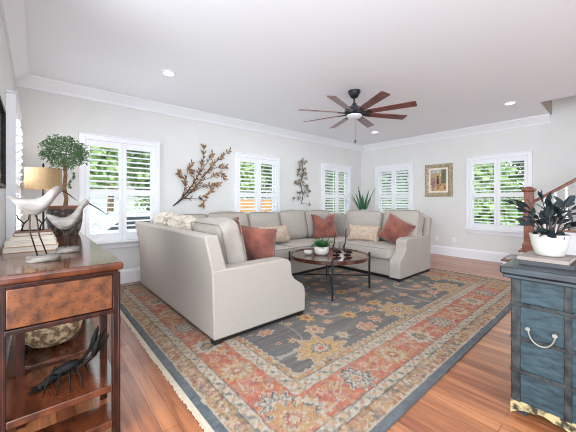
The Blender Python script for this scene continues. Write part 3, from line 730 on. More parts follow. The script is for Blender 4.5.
# recessed downlights
def can(x, y, label):
    c = empty('recessed_light', (x, y, H), label, 'ceiling light', 'recessed lights in the ceiling')
    MB().lathe([(.062, H-.012), (.085, H-.010), (.088, H-.001), (.060, H-.001)], (x, y, 0), 28).build('trim_ring', M['trim'], c, smooth='auto')
    MB().lathe([(0, H-.006), (.062, H-.006), (.062, H-.002), (0, H-.002)], (x, y, 0), 24).build('lens', M['lens'], c)
    l = bpy.data.lights.new('downlight', 'SPOT'); l.energy = 14; l.spot_size = 2.0; l.spot_blend = .8; l.shadow_soft_size = .06; l.color = (1, .94, .86)
    lo = bpy.data.objects.new('downlight_bulb', l); COL.objects.link(lo); lo.location = (0, 0, -.02); lo.parent = c
can(1.19, 3.55, 'round white recessed light above the left part of the room')
can(5.66, 3.59, 'round white recessed light near the far corner, below the fan pull chain')
can(5.58, 1.15, 'round white recessed light beside the stairwell opening')

# ------------------------------------------------------------------ console table at the left
CZ = .90; cx0, cx1, cy0, cy1 = -.165, .335, 1.665, 3.56
con = empty('console_table', (.085, 2.6, 0), 'polished mahogany console table with burl end panel and lower shelves along the left wall', 'console table')
tp = MB(); tp.box(cx0, cx1, cy0, cy1, CZ-.04, CZ); tp.build('tabletop', M['console'], con, bevel=.014, seg=4)
ml = MB(); ml.box(cx0+.02, cx1-.02, cy0+.02, cy1-.02, CZ-.056, CZ-.041); ml.build('moulding', M['consoleleg'], con, bevel=.005)
ax0, ax1, ay0, ay1 = -.135, .326, 1.70, 3.53
box('end_panel', ax0+.036, ax1-.036, ay0-.004, ay0+.018, .665, CZ-.066, M['burl'], con, bevel=.004)
fr_ = MB(); fr_.box(ax0+.03, ax1-.03, ay0+.002, ay0+.022, CZ-.068, CZ-.056); fr_.box(ax0+.03, ax1-.03, ay0-.010, ay0+.022, .640, .662)
for x in (ax0, ax1-.02): fr_.box(x, x+.02, ay0+.03, ay1-.03, .645, CZ-.056)
fr_.box(ax0+.03, ax1-.03, ay1-.02, ay1, .645, CZ-.056)
fr_.build('apron', M['consoleleg'], con, bevel=.004)
for x, y in [(ax0, ay0), (ax1-.035, ay0), (-.085, 2.09), (ax1-.035, 2.07), (-.085, 3.10), (ax1-.035, 3.10), (ax0, ay1-.035), (ax1-.035, ay1-.035)]:
    lg = MB(); lg.box(x, x+.035, y, y+.035, .001, CZ-.056); lg.box(x+.004, x+.008, y-.002, y, .02, CZ-.07); lg.box(x+.026, x+.030, y-.002, y, .02, CZ-.07)
    lg.build('leg', M['consoleleg'], con, bevel=.003, seg=1)
sh_ = MB(); sh_.box(ax0+.002, ax1-.002, ay0+.006, 2.13, .25, .272); sh_.box(ax0+.036, ax1-.036, ay0-.004, ay0+.006, .242, .276); sh_.build('shelf', M['console'], con, bevel=.004)
sh_ = MB(); sh_.box(-.09, ax1-.002, 2.215, ay1-.006, .25, .272); sh_.build('shelf', M['console'], con, bevel=.004)
sh_ = MB(); sh_.box(ax0+.002, ax1-.002, ay0+.006, 1.87, .07, .092); sh_.box(ax0+.036, ax1-.036, ay0-.004, ay0+.006, .062, .096); sh_.build('shelf', M['console'], con, bevel=.004)
SZ = .272

# wooden shore birds (outlines in metres from the centre of the base)
def shore_bird(bx, by, prof, beak, legs, br, m_, label):
    t = empty('wooden_bird', (bx, by, CZ), label, 'bird figurine', 'carved shore birds on the console')
    z0 = CZ+.001
    MB().lathe([(0, 0), (br, 0), (br+.002, .004), (br+.001, .027), (br-.003, .031), (0, .031)], (bx, by, z0), 28, 1.0, .62).build('base', M['greywood'], t, smooth='auto')
    for k, pts in enumerate(legs):
        yy = by+(-.012 if k == 0 else .014)
        MB().tube([(bx+a, yy, CZ+b) for a, b in pts], .0036, 6).build('leg', M['wire'], t, smooth=True)
    n = 16; vs = []; fs = []; N = len(prof); mx = max(u-l for _, u, l in prof)
    # densify the outline
    dn = []
    for i in range(N-1):
        for q in range(3):
            f = q/3; g_ = [prof[max(i-1, 0)], prof[i], prof[i+1], prof[min(i+2, N-1)]]
            dn.append(tuple(.5*(2*g_[1][c]+(g_[2][c]-g_[0][c])*f+(2*g_[0][c]-5*g_[1][c]+4*g_[2][c]-g_[3][c])*f*f+(3*g_[1][c]-g_[0][c]-3*g_[2][c]+g_[3][c])*f**3) for c in range(3)))
    dn.append(prof[-1])
    for x, u, l in dn:
        hh = max((u-l)/2, .001); hw = min(hh*.92, .036)
        for k in range(n):
            a = 2*PI*k/n; vs.append((bx+x, by+hw*math.cos(a), CZ+(u+l)/2+hh*math.sin(a)))
    for i in range(len(dn)-1): fs += [(i*n+k, i*n+(k+1) % n, (i+1)*n+(k+1) % n, (i+1)*n+k) for k in range(n)]
    fs += [tuple(range(n)), tuple(range((len(dn)-1)*n, len(dn)*n))]
    bd = MB()._add(vs, fs).build('body', m_, t, smooth=True)
    L = prof[-1][0]-prof[0][0]; xc = prof[0][0]+L*.42; zc = (prof[3][1]+prof[3][2])/2+CZ
    for sg in (-1, 1):
        pts = [(-.30, .020), (-.10, .024), (.10, .020), (.20, .004), (.14, -.014), (.0, -.022), (-.14, -.012)]
        MB().prism([(bx+xc+a*L, zc+b*.9) for a, b in pts], 'y', by+sg*.024, by+sg*.0345).build('wing', m_, bd, bevel=.005, seg=3)
    MB().tube([(bx+a, by, CZ+b) for a, b in beak], [.0042, .003, .0012], 8).build('beak', M['wire'], t, smooth=True)
    hx, hu, hl = prof[-3]
    for sg in (-1, 1): MB().lathe([(0, -.003), (.003, 0), (0, .003)], (bx+hx, by+sg*.5*(hu-hl)*.92, CZ+hu*.6+hl*.4), 8).build('eye', M['plinth'], bd)
shore_bird(0.0270, 1.96, [(-0.136, 0.336, 0.332), (-0.113, 0.333, 0.298), (-0.084, 0.323, 0.26), (-0.054, 0.32, 0.239), (-0.027, 0.325, 0.238), (-0.004, 0.336, 0.253), (0.016, 0.36, 0.276), (0.032, 0.378, 0.299), (0.047, 0.389, 0.326), (0.061, 0.391, 0.347), (0.072, 0.382, 0.359), (0.075, 0.374, 0.366)], [(0.07, 0.369), (0.104, 0.345), (0.137, 0.312)], [[(-0.054, 0.259), (-0.055, 0.158), (-0.023, 0.023)], [(-0.031, 0.259), (-0.019, 0.135), (0.014, 0.024)]], .067, M['bird'], 'larger chalky white wooden shore bird on wire legs on the console')
shore_bird(0.1420, 2.20, [(-0.107, 0.234, 0.228), (-0.085, 0.231, 0.193), (-0.057, 0.221, 0.156), (-0.029, 0.211, 0.139), (0.0, 0.216, 0.14), (0.024, 0.237, 0.157), (0.044, 0.267, 0.187), (0.062, 0.298, 0.223), (0.077, 0.316, 0.26), (0.092, 0.321, 0.279), (0.103, 0.31, 0.288), (0.107, 0.302, 0.294)], [(0.103, 0.297), (0.153, 0.262), (0.203, 0.221)], [[(-0.029, 0.172), (-0.017, 0.075), (-0.012, 0.002)], [(0.0, 0.171), (0.005, 0.085), (0.017, -0.001)]], .058, M['bird'], 'smaller chalky white wooden shore bird, nearer the window')
# books stacked on the console
def book(name, x0, x1, y0, y1, z0, th, cover, label, cat='book', group=None, rz=0):
    c = ((x0+x1)/2, (y0+y1)/2, z0)
    t = empty(name, c, label, cat, group)
    mb = MB(); mb.box(x0, x1, y0, y1, z0, z0+.003); mb.box(x0, x1, y0, y1, z0+th-.003, z0+th); mb.box(x0, x0+.003, y0, y1, z0+.003, z0+th-.003)
    mb.build('cover', cover, t); box('pages', x0+.004, x1-.004, y0+.005, y1-.005, z0+.0032, z0+th-.0032, M['paper'], t)
    t.rotation_euler.z = rz
    return t
g = 'books stacked on the console'
bz = CZ+.001
for nm, x0, x1, y0, y1, th, cv, lb in (
    ('book', -.155, .105, 2.36, 2.74, .034, M['booktan'], 'thick tan book, bottom of the stack behind the white birds'),
    ('book', -.145, .095, 2.38, 2.73, .030, M['bookcream'], 'cream book, second from the bottom behind the white birds'),
    ('book', -.125, .085, 2.42, 2.72, .022, M['bookcream'], 'slim cream book under the brown one behind the white birds'),
    ('book', -.110, .075, 2.45, 2.70, .022, M['bookbrown'], 'slim brown book, topmost under the forked iron stand')):
    book(nm, x0, x1, y0, y1, bz, th, cv, lb, 'book', g); bz += th+.0008
fs_ = empty('iron_stand', (-.02, 2.58, bz), 'forked dark iron stand on the books behind the larger bird', 'stand')
for sx in (-1, 1):
    x = -.02+sx*.045; mb = MB()
    mb.tube([(x-.012, 2.56, bz+.002), (x-.006, 2.57, bz+.03), (x, 2.57, bz+.05), (x-.028, 2.57, bz+.085), (x-.036, 2.57, bz+.11)], [.006, .005, .005, .004, .003], 6)
    mb.tube([(x, 2.57, bz+.05), (x+.022, 2.57, bz+.075), (x+.026, 2.57, bz+.11)], [.005, .004, .003], 6); mb.build('prong', M['black'], fs_, smooth=True)
MB().tube([(-.075, 2.565, bz+.004), (.035, 2.565, bz+.004)], .004, 6).build('crossbar', M['black'], fs_)

# topiary
tx, ty = .195, 3.40
tt = empty('topiary_tree', (tx, ty, CZ), 'ball topiary tree in a mottled dark pot at far end of the console', 'potted tree')
MB().lathe([(0, 0), (.10, 0), (.118, .03), (.135, .12), (.14, .24), (.132, .245), (.125, .235), (.0, .235)], (tx, ty, CZ+.001), 32).build('pot', M['basket'], tt, smooth='auto')
MB().lathe([(.128, .238), (.146, .238), (.148, .262), (.13, .265)], (tx, ty, CZ+.001), 32).build('rim', M['bookbrown'], tt, smooth='auto')
MB().tube([(tx, ty, CZ+.23), (tx+.012, ty, CZ+.33), (tx-.004, ty+.01, CZ+.43), (tx+.006, ty, CZ+.55), (tx-.004, ty, CZ+.70)], [.019, .016, .018, .015, .012], 8).build('trunk', M['bark'], tt, smooth=True)
mb = MB(); rnd = random.Random(11); cz = 1.66
for i in range(2300):
    d = Vector((rnd.gauss(0, 1), rnd.gauss(0, 1), rnd.gauss(0, 1))).normalized()
    R_ = .172*(1+.34*noise.noise(d*2.9))*(rnd.random()**.28); p = Vector((tx, ty, cz))+Vector((d.x*R_, d.y*R_, d.z*R_*.80))
    dd = (d+Vector((rnd.gauss(0, .7), rnd.gauss(0, .7), rnd.gauss(0, .7)))).normalized()
    mb.leaf(p, dd, (rnd.gauss(0, 1), rnd.gauss(0, 1), 1), rnd.uniform(.016, .027), rnd.uniform(.009, .014), .2)
for i in range(60):  # trailing sprig
    t_ = rnd.random(); p = Vector((tx+.05+.02*math.sin(t_*6), ty-.03, 1.50-.16*t_)); mb.leaf(p, (rnd.gauss(0, 1), rnd.gauss(0, 1), -.6), (0, 0, 1), .024, .014, .2)
mb.build('crown', M['topiary'], tt)

# lamp in the corner behind the console
lx, ly = .055, 4.38
la = empty('floor_lamp', (lx, ly, 0), 'lamp with tan linen drum shade in the corner behind the topiary', 'lamp')
MB().lathe([(0, .001), (.13, .001), (.13, .02), (.03, .035), (0, .035)], (lx, ly, 0), 28).build('base', M['black'], la, smooth='auto')
MB().tube([(lx, ly, .03), (lx, ly, 1.60)], .011, 10).build('pole', M['black'], la, smooth=True)
MB().lathe([(.172, 1.345), (.168, 1.585), (.165, 1.585), (.169, 1.345)], (lx, ly, 0), 40).build('lamp_shade', M['shade'], la, smooth='auto')
MB().lathe([(0, 1.60), (.008, 1.60), (.012, 1.62), (.005, 1.645), (0, 1.65)], (lx, ly, 0), 12).build('finial', M['black'], la, smooth=True)
bl = bpy.data.lights.new('lamp_bulb', 'POINT'); bl.energy = 3; bl.color = (1, .86, .66); bl.shadow_soft_size = .04
bo = bpy.data.objects.new('lamp_bulb', bl); COL.objects.link(bo); bo.location = (0, .0, 1.44); bo.location.x = .03; bo.parent = la

# woven bowl and crayfish on the shelf
MBw = MB(); prof = [(.05, 0), (.10, .02), (.145, .065), (.165, .125), (.168, .165)]
wb = empty('woven_bowl', (.075, 2.46, SZ), 'open woven tan bowl on the console lower shelf', 'bowl')
MB().lathe([(0, 0), (.05, .0), (.10, .02), (.145, .065), (.165, .125), (.168, .165), (.158, .165), (.155, .125), (.135, .07), (.09, .03), (0, .012)], (.075, 2.46, SZ+.001), 36).build('bowl_body', M['shell'], wb, smooth=True)
mb = MB()
for k in range(18):
    a = 2*PI*k/18
    mb.tube([(.075+(r+.003)*math.cos(a+j*.22), 2.46+(r+.003)*math.sin(a+j*.22), SZ+.003+z) for j, (r, z) in enumerate(prof)], .004, 5)
    mb.tube([(.075+(r+.003)*math.cos(a-j*.22), 2.46+(r+.003)*math.sin(a-j*.22), SZ+.003+z) for j, (r, z) in enumerate(prof)], .004, 5)
mb.build('weave', M['shell'], wb, smooth=True)

cf = empty('crayfish_figurine', (.10, 1.86, SZ), 'black cast iron crayfish figurine with raised claws on the lower shelf', 'figurine')
def crayfish():
    ox, oy, oz = .10, 1.86, SZ+.002
    ang = math.radians(-12); f = Vector((math.cos(ang)*.96, math.sin(ang), 0)); sd = Vector((-f.y, f.x, 0))
    def q(a, b, z): v = f*a+sd*b; return (ox+v.x, oy+v.y, oz+z)
    bd = MB().tube([q(-.10, 0, .008), q(-.085, 0, .022), q(-.055, 0, .042), q(-.02, 0, .066), q(.01, 0, .082), q(.04, 0, .094), q(.062, 0, .098), q(.078, 0, .096)],
              [.006, .014, .019, .024, .028, .026, .018, .005], 12).build('body', M['castiron'], cf, smooth=True)
    mb = MB()
    for k in range(5): t = k/5; mb.tube([q(-.09+.022*k-.004, 0, .018+.014*k), q(-.09+.022*k+.006, 0, .022+.014*k)], .018+.0025*k, 12)
    mb.build('tail_segment', M['castiron'], bd)
    mb = MB()
    for b in (-.028, -.012, .012, .028): mb.leaf(q(-.092, b*.3, .01), f*(-.9)+sd*(b*18), (0, 0, 1), .05, .02, .02)
    mb.build('tail_fan', M['castiron'], bd)
    for s_ in (-1, 1):
        for k, (a, sp) in enumerate(((-.02, .065), (.005, .075), (.028, .08), (.05, .075))):
            MB().tube([q(a, s_*.018, .066), q(a+(k-1.5)*.014, s_*(sp*.6), .082), q(a+(k-1.5)*.026, s_*sp, .045), q(a+(k-1.5)*.032, s_*(sp+.012), .002)], [.006, .005, .004, .002], 6).build('leg', M['castiron'], cf, smooth=True)
        e = .02 if s_ < 0 else .0
        c = MB().tube([q(.055, s_*.016, .090), q(.085, s_*.045, .098), q(.105+e, s_*.05, .128), q(.125+e, s_*.048, .150)], [.007, .007, .009, .013], 8).build('claw', M['castiron'], cf, smooth=True)
        mb = MB(); mb.tube([q(.120+e, s_*.048, .146), q(.132+e, s_*.058, .186), q(.146+e, s_*.062, .230), q(.150+e, s_*.058, .252)], [.013, .014, .008, .002], 8)
        mb.tube([q(.122+e, s_*.046, .146), q(.150+e, s_*.038, .172), q(.176+e, s_*.044, .212), q(.190+e, s_*.050, .238)], [.010, .010, .007, .002], 8)
        mb.build('pincer', M['castiron'], c, smooth=True)
        MB().tube([q(.07, s_*.008, .10), q(.10, s_*.02, .145), q(.145, s_*.05, .19)], [.002, .0015, .0008], 5).build('antenna', M['castiron'], cf)
crayfish()

# framed dark mirror on the left wall, near the camera
mr = empty('wall_mirror', (XL, 2.55, 1.2), 'thin black framed mirror at the left edge on the side wall', 'mirror')
mb = MB(); y0, y1, z0, z1 = 2.15, 2.93, 1.30, 1.86
for a, b, c, d in ((y0, y0+.025, z0, z1), (y1-.025, y1, z0, z1), (y0, y1, z0, z0+.025), (y0, y1, z1-.025, z1)): mb.box(XL+.001, XL+.03, a, b, c, d)
mb.build('frame', M['black'], mr, bevel=.002); box('mirror_glass', XL+.002, XL+.015, y0+.02, y1-.02, z0+.02, z1-.02, M['screen'], mr)

# ------------------------------------------------------------------ wall art
def on_back(px, z, dy=.012): return (px, YA-dy, z)
br = empty('wall_sculpture', (2.1, YA, 1.6), 'large bronze leafy branch sculpture on the back wall beside the left window', 'wall art')
def branch_art():
    rnd = random.Random(21); tw = MB(); lf = MB()
    x0, z0 = 1.68, 1.13
    def stem(pts, r): tw.tube([on_back(x, z, dy) for x, z, dy in pts], [r*(1-.7*i/(len(pts)-1)) for i in range(len(pts))], 6)
    stems = [[(1.68, 1.13, .02), (1.83, 1.27, .03), (2.0, 1.50, .05), (2.12, 1.72, .06), (2.18, 1.95, .05), (2.20, 2.20, .04)],
             [(1.70, 1.15, .02), (1.90, 1.30, .04), (2.12, 1.55, .06), (2.32, 1.82, .06), (2.50, 1.98, .05), (2.72, 2.16, .03)],
             [(1.83, 1.27, .03), (1.86, 1.45, .05), (1.84, 1.60, .05), (1.74, 1.68, .04)],
             [(1.86, 1.45, .05), (1.90, 1.70, .05), (1.98, 1.86, .04)],
             [(1.95, 1.34, .04), (2.15, 1.46, .05), (2.35, 1.50, .05), (2.50, 1.52, .03)],
             [(2.12, 1.55, .06), (2.35, 1.64, .05), (2.52, 1.72, .04), (2.62, 1.62, .03)],
             [(1.85, 1.25, .03), (2.08, 1.26, .04), (2.25, 1.30, .04), (2.38, 1.40, .03)],
             [(2.25, 1.72, .06), (2.45, 1.82, .05), (2.64, 1.86, .04)], [(2.0, 1.5, .05), (2.02, 1.66, .05), (1.94, 1.76, .04)],
             [(2.12, 1.72, .06), (2.28, 1.92, .05), (2.36, 2.06, .04)], [(2.12, 1.26, .04), (2.22, 1.20, .04), (2.18, 1.13, .03)]]
    for i, s_ in enumerate(stems):
        stem(s_, .011 if i < 2 else .006)
        for q in range(len(s_)-1):
            for _ in range(12 if q else 2):
                t = rnd.random(); a, b = Vector(s_[q]), Vector(s_[q+1]); p = a.lerp(b, t)
                if p.x < 1.80 and i < 2: continue
                d = (b-a); ang = math.atan2(d.y, d.x)+rnd.choice((-1, 1))*rnd.uniform(.4, 1.1)
                lf.leaf(on_back(p.x, p.y, p.z), (math.cos(ang), -rnd.uniform(0, .35), math.sin(ang)), (rnd.uniform(-.5, .5), -1, rnd.uniform(-.5, .5)), rnd.uniform(.055, .09), rnd.uniform(.018, .028), .15)
    tw.build('branch', M['darkmetal'], br, smooth=True); lf.build('leaves', M['copperleaf'], br)
branch_art()
b2 = empty('wall_sculpture', (4.56, YA, 1.6), 'small silvery flower spray sculpture on the back wall between two windows', 'wall art')
def spray_art():
    rnd = random.Random(5); tw = MB(); lf = MB()
    pts = [(4.55, 1.15), (4.60, 1.35), (4.52, 1.60), (4.60, 1.85), (4.58, 2.15)]
    tw.tube([on_back(x, z, .03) for x, z in pts], .007, 6)
    for k in range(40):
        t = rnd.random(); i = min(3, int(t*4)); a, b = Vector(pts[i]), Vector(pts[i+1]); p = a.lerp(b, t*4-i)
        sprd = .10+.16*(1-t); ex, ez = p.x+rnd.uniform(-1, 1)*sprd*1.2, p.y+rnd.uniform(-.06, .14)
        tw.tube([on_back(p.x, p.y, .03), on_back((p.x+ex)/2, (p.y+ez)/2+.02, .045), on_back(ex, ez, .04)], .003, 5)
        for j in range(5):
            an = rnd.random()*6.28; lf.leaf(on_back(ex, ez, .04), (math.cos(an), -.3, math.sin(an)), (0, -1, 0), rnd.uniform(.04, .065), .028, .1)
    tw.build('stems', M['darkmetal'], b2, smooth=True); lf.build('leaves', M['paleleaf'], b2)
spray_art()

# framed painting on the right wall
pt = empty('framed_painting', (XB, 2.73, 1.68), 'painting of a sunlit courtyard in a carved champagne frame on the right wall', 'painting')
y0, y1, z0, z1 = 2.43, 3.03, 1.31, 2.05
mb = MB(); F_ = [(0, 0), (.012, .03), (.045, .035), (.07, .02), (.09, .014), (.09, 0)]
for (a0, a1, horiz, flip) in ((y0, y1, True, 1), (y0, y1, True, -1), (z0, z1, False, 1), (z0, z1, False, -1)):
    vs = []; n = len(F_)
    for e in (0, 1):
        for o_, h_ in F_:
            c_ = (a0+o_) if e == 0 else (a1-o_)
            if horiz: vs.append((XB-.002-h_, c_, (z1-o_) if flip == 1 else (z0+o_)))
            else: vs.append((XB-.002-h_, (y1-o_) if flip == 1 else (y0+o_), c_))
    mb._add(vs, [(i, (i+1) % n, n+(i+1) % n, n+i) for i in range(n)])
mb.build('frame', M['gilt'], pt, smooth='auto')
mm = MB(); ia, ib, ic, id_ = y0+.085, y1-.085, z0+.085, z1-.085; mw = .045
for a, b, c, d in ((ia, ia+mw, ic, id_), (ib-mw, ib, ic, id_), (ia+mw, ib-mw, ic, ic+mw), (ia+mw, ib-mw, id_-mw, id_)): mm.box(XB-.012, XB-.006, a, b, c, d)
mm.build('mat_board', M['matboard'], pt)
def canvas():
    n, k = 34, 44; ya, yb, za, zb = ia+mw, ib-mw, ic+mw, id_-mw; rnd = random.Random(2)
    me = bpy.data.meshes.new('canvas'); V = []; F = []; Cc = []
    for j in range(k+1):
        for i in range(n+1):
            V.append((XB-.010, yb+(ya-yb)*i/n, za+(zb-za)*j/k)); u, v = i/n, j/k
            nn = noise.noise(Vector((u*7, v*7, 3)))+.5*noise.noise(Vector((u*18, v*18, 9)))
            c = (190, 160, 118) if v > .45 else (184, 146, 104)
            if v > .82: c = (176, 190, 190)
            if u > .68 and v > .35: c = (84, 104, 92) if nn > -.1 else (122, 132, 84)
            if u < .30 and v < .62: c = (104, 96, 118) if nn > .1 else (170, 140, 128)
            if .40 < u < .54 and .30 < v < .72: c = (92, 62, 48)
            if v < .28 and nn > .15: c = (224, 190, 142)
            if v < .3 and nn < -.25: c = (150, 104, 78)
            if .3 < u < .68 and v > .6 and nn > .2: c = (222, 202, 158)
            if nn > .55: c = (190, 96, 70)
            f = 1+.16*nn; Cc.append([min(1, x*f) for x in lin(c)]+[1])
    for j in range(k):
        for i in range(n): a = j*(n+1)+i; F.append((a, a+1, a+n+2, a+n+1))
    me.from_pydata(V, [], F); at = me.color_attributes.new('paint', 'FLOAT_COLOR', 'POINT'); at.data.foreach_set('color', np.array(Cc, dtype=np.float32).ravel())
    link('canvas', me, mat('oil_paint', (200, 160, 110), .6, vcol='paint'), pt)
canvas()
# wall outlets
def outlet(y, z, label):
    t = empty('wall_outlet', (XB, y, z), label, 'outlet', 'outlets on the right wall')
    box('plate', XB-.007, XB-.001, y-.036, y+.036, z-.058, z+.058, M['plate'], t, bevel=.003)
    for dz in (-.022, .022): box('socket', XB-.009, XB-.006, y-.016, y+.016, z+dz-.014, z+dz+.014, M['trim'], t)
outlet(2.76, .36, 'white wall outlet just right of the sofa arm'); outlet(2.40, .36, 'white wall outlet nearer the staircase window')

# snake plant in the corner
ax_, ay_ = 6.12, 4.22
ap = empty('snake_plant', (ax_, ay_, 0), 'tall spiky green plant in a planter behind the sofa in the far corner', 'potted plant')
MB().lathe([(0, .001), (.12, .001), (.16, .70), (.165, .84), (.15, .84), (.145, .78), (0, .78)], (ax_, ay_, 0), 28).build('planter', M['whitepot'], ap, smooth='auto')
MB().lathe([(0, .785), (.144, .785), (.14, .80), (0, .80)], (ax_, ay_, 0), 20).build('soil', M['soil'], ap)
mb = MB(); rnd = random.Random(8)
for k in range(13):
    a = 2*PI*k/13+rnd.uniform(-.2, .2); sp = rnd.uniform(.05, .42); d = Vector((math.cos(a)*sp, math.sin(a)*sp, 1)).normalized()
    side = Vector((-math.sin(a), math.cos(a), 0)); L_ = rnd.uniform(.48, .80); vs = []
    for t_, w_ in ((0, .7), (.3, 1), (.6, .85), (.85, .45), (1, .04)):
        c_ = Vector((ax_, ay_, .79))+d*L_*t_+Vector((math.cos(a), math.sin(a), 0))*.06*t_*t_*2
        th_ = Vector((math.cos(a), math.sin(a), -sp))*.006
        vs += [tuple(c_-side*.036*w_), tuple(c_+th_), tuple(c_+side*.036*w_), tuple(c_-th_)]
    mb._add(vs, [(i*4+j, i*4+(j+1) % 4, i*4+4+(j+1) % 4, i*4+4+j) for i in range(4) for j in range(4)])
mb.build('leaves', M['aloe'], ap, smooth='auto')

# ------------------------------------------------------------------ staircase
sx0 = 6.16; RISE, RUN = .19, .245; ys = 1.36
st_ = empty('staircase', (6.5, .6, 0), 'staircase with white risers climbing out of view at the right', 'staircase'); st_['kind'] = 'structure'
rb = MB(); tr_ = MB(); rn = MB()
for k in range(9):
    y = ys-k*RUN; z = (k+1)*RISE
    rb.box(sx0, XB-.002, y-RUN-.001, y, .001 if k == 0 else z-RISE-.001, z-.03)
    if k: rb.box(sx0, XB-.002, y-RUN, y-.001, .001, z-RISE-.001)
    tr_.box(sx0-.03, XB-.002, y-RUN, y+.03, z-.029, z)
    rn.box(sx0+.12, XB-.12, y-RUN+.004, y+.036, z+.001, z+.008); rn.box(sx0+.12, XB-.12, y+.002, y+.008, z-RISE+.01, z-.03)
rb.build('riser', M['trim'], st_); tr_.build('tread', M['stairwood'], st_, bevel=.006)
def runner_mat():
    m = mat('striped_stair_runner', (226, 224, 220), .95); t = m.node_tree; b = t.nodes['Principled BSDF']
    tc = t.nodes.new('ShaderNodeTexCoord'); w = t.nodes.new('ShaderNodeTexWave'); w.inputs['Scale'].default_value = 5; w.bands_direction = 'DIAGONAL'
    r = t.nodes.new('ShaderNodeValToRGB'); r.color_ramp.interpolation = 'CONSTANT'; r.color_ramp.elements[0].color = rgba((44, 46, 54)); r.color_ramp.elements[1].position = .5; r.color_ramp.elements[1].color = rgba((228, 226, 222))
    t.links.new(tc.outputs['Object'], w.inputs['Vector']); t.links.new(w.outputs['Fac'], r.inputs[0]); t.links.new(r.outputs[0], b.inputs['Base Color']); return m
rn.build('stair_runner', runner_mat(), st_)
nx_, ny_ = 6.22, 1.02; nz = 2*RISE+.001
nw = empty('newel_post', (nx_, ny_, nz), 'square orange oak newel post at the foot of the staircase', 'newel post')
def sq(mb, hw, z0, z1, hw2=None):
    hw2 = hw2 or hw; vs = [(nx_+a*hw, ny_+b*hw, z0) for a, b in ((-1, -1), (1, -1), (1, 1), (-1, 1))]+[(nx_+a*hw2, ny_+b*hw2, z1) for a, b in ((-1, -1), (1, -1), (1, 1), (-1, 1))]
    mb._add(vs, [(3, 2, 1, 0), (4, 5, 6, 7)]+[(i, (i+1) % 4, 4+(i+1) % 4, 4+i) for i in range(4)])
mb = MB(); sq(mb, .078, nz, nz+.10); sq(mb, .078, nz+.10, nz+.15, .06); mb.build('base', M['stairwood'], nw, bevel=.004)
mb = MB(); sq(mb, .06, nz+.15, 1.36)
for a, b in ((-1, 0), (0, -1)):
    if a: mb.box(nx_-.066, nx_-.06, ny_-.04, ny_+.04, nz+.22, 1.28)
    else: mb.box(nx_-.04, nx_+.04, ny_-.066, ny_-.06, nz+.22, 1.28)
mb.build('shaft', M['stairwood'], nw, bevel=.004)
mb = MB(); sq(mb, .068, 1.36, 1.39, .085); sq(mb, .088, 1.39, 1.415); sq(mb, .078, 1.415, 1.45, .03); mb.build('cap', M['stairwood'], nw, bevel=.004)
hr = empty('stair_railing', (nx_, .5, .6), 'orange oak handrail on white balusters rising from the newel post', 'railing')
def railz(y): return 1.335+(.718-y)*.68
ye = -.45
mb = MB(); pr = [(-.03, .0), (-.034, .03), (-.02, .055), (.02, .055), (.034, .03), (.03, 0)]
vs = [(nx_+a, y, railz(y)+b) for y in (ny_-.075, ye) for a, b in pr]
mb._add(vs, [tuple(range(6)), tuple(range(6, 12))[::-1]]+[(i, (i+1) % 6, 6+(i+1) % 6, 6+i) for i in range(6)]); mb.build('handrail', M['stairwood'], hr, bevel=.004)
for k in range(2, 8):
    for j in range(2):
        y = ys-k*RUN-.06-j*.12; z = (k+1)*RISE
        if y < ye+.02 or y > ny_-.10: continue
        box('baluster', nx_-.016, nx_+.016, y-.016, y+.016, z+.001, railz(y)+.004, M['trim'], hr)

# ------------------------------------------------------------------ antique chest at the right
qx0, qx1, qy0, qy1, qz = 2.052, 2.62, -.40, .418, .795
ch = empty('antique_chest', (2.33, .01, 0), 'worn teal blue antique chest with iron straps and bail handle', 'chest')
box('body', qx0, qx1, qy0, qy1, .075, qz, M['chest'], ch, bevel=.006)
box('lid', qx0-.038, qx1+.03, qy0-.035, qy1+.045, qz+.001, qz+.042, M['chestlid'], ch, bevel=.008, seg=3)
box('lid_edge', qx0-.026, qx1+.02, qy0-.025, qy1+.033, qz-.022, qz, M['chestlid'], ch, bevel=.005)
ss = MB()
for y0_, y1_ in ((qy1-.045, qy1-.005), (.165, .195), (-.10, -.07), (qy0+.005, qy0+.045)): ss.box(qx0-.006, qx0, y0_, y1_, .08, qz-.024)
for z_ in (.62, .43, .245): ss.box(qx0-.010, qx0-.0005, qy0, qy1, z_, z_+.022)
ss.build('iron_strap', M['strap'], ch, bevel=.002, seg=1)
nl = MB()
for z_ in (.631, .441, .256):
    for i in range(26): nl.lathe([(0, .0), (.0, .0)], (0, 0, 0), 3) if False else nl.box(qx0-.0145, qx0-.010, qy0+.02+i*.031, qy0+.028+i*.031, z_-.004, z_+.004)
nl.build('nail_heads', M['strap'], ch)
for k, yc in enumerate((.283, -.235)):
    h_ = MB().tube([(qx0-.014, yc+.055*math.cos(a), .505-.075*math.sin(a)) for a in [PI*i/14 for i in range(15)]], .005, 8).build('bail_handle', M['handle'], ch, smooth=True)
    for s_ in (-1, 1): MB().tube([(qx0-.024, yc+s_*.055, .508), (qx0-.001, yc+s_*.055, .508)], .011, 12).build('mount', M['handle'], h_, smooth='auto')
sk = MB(); n = 40; topz = .085
pts = [(qy0, topz), (qy0, .001)]
for i in range(n+1):
    t_ = i/n; y = qy0+.001+(qy1-qy0-.002)*t_; e = abs(math.sin(t_*PI*3)); pts.append((y, .006+.040*e+.010*abs(math.sin(t_*PI*9))))
pts += [(qy1, .001), (qy1, topz)]
sk.prism(pts, 'x', qx0-.004, qx0+.018); sk.build('carved_skirt', M['carved'], ch)
for x, y in ((qx0+.03, qy0+.02), (qx0+.03, qy1-.07), (qx1-.07, qy0+.02), (qx1-.07, qy1-.07)): box('foot', x, x+.05, y, y+.05, .001, .075, M['chestlid'], ch)
LT = qz+.043
book('book', 2.16, 2.48, .17, .41, LT, .024, M['bookdark'], 'charcoal bound book at the bottom under the white planter', 'book', 'books on the antique chest', .05)
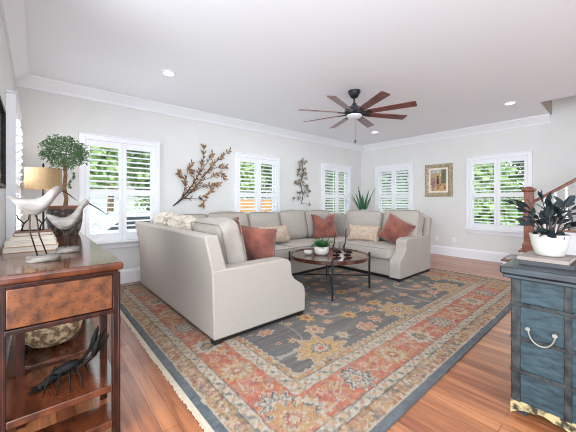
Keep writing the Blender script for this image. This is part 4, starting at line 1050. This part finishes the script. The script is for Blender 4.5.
book('book', 2.165, 2.45, .18, .405, LT+.0248, .020, M['bookgrey'], 'taupe bound book directly under the white planter', 'book', 'books on the antique chest', -.04)
PZ = LT+.0456; qx, qy = 2.325, .285
pl = empty('potted_plant', (qx, qy, PZ), 'dark leaved plant in a white tapered planter on the chest books', 'potted plant')
prf = [(0, 0), (.062, 0), (.069, .008), (.084, .06), (.094, .122), (.095, .128), (.088, .128), (.082, .09), (0, .09)]
MB().lathe(prf, (qx, qy, PZ+.001), 40).build('planter', M['whitepot'], pl, smooth='auto')
MB().lathe([(0, 0), (.084, 0), (.083, .01), (0, .012)], (qx, qy, PZ+.098), 24).build('soil', M['soil'], pl)
def dark_plant():
    rnd = random.Random(14); lf = MB(); sm = MB()
    Rv = Vector((.7556, -.655, 0)); Fv = Vector((.655, .7556, 0))
    top = Vector((qx, qy, PZ+.115))
    # (lateral, depth, height) of the stem tips
    tips = [(-.19, .02, .19), (-.16, -.06, .11), (-.09, .05, .17), (-.04, -.04, .18), (.0, .05, .22), (.08, -.02, .19), (.14, .04, .17), (.20, -.04, .12), (.22, .02, .21),
            (-.06, .10, .08), (.07, -.08, .07), (.13, .10, .10), (-.10, -.09, .05), (.02, .0, .12)]
    for (a, b, h_) in tips:
        tip = top+Rv*a+Fv*b+Vector((0, 0, h_)); mid = top+Rv*a*.35+Fv*b*.4+Vector((0, 0, h_*.65))
        st0 = top+Rv*a*.2+Fv*b*.3
        P = [st0.lerp(mid, t_).lerp(mid.lerp(tip, t_), t_) for t_ in (0, .25, .5, .75, 1)]
        sm.tube(P, [.005, .0045, .004, .003, .002], 6)
        for i, t_ in enumerate((.35, .5, .64, .78, .9, 1.0)):
            p = st0.lerp(mid, t_).lerp(mid.lerp(tip, t_), t_); ax = (tip-mid).normalized()
            sd = 1 if i % 2 else -1
            d = ax*.75+Vector((rnd.gauss(0, .5), rnd.gauss(0, .5), rnd.gauss(.1, .45)))*.9+Rv*sd*.35 if t_ < 1 else ax
            lf.leaf(p, d, (rnd.gauss(0, .5), rnd.gauss(0, .5), 1), rnd.uniform(.06, .10), rnd.uniform(.032, .046), .18)
    sm.build('stems', M['redstem'], pl, smooth=True); lf.build('leaves', M['darkleaf'], pl, smooth=True)
dark_plant()
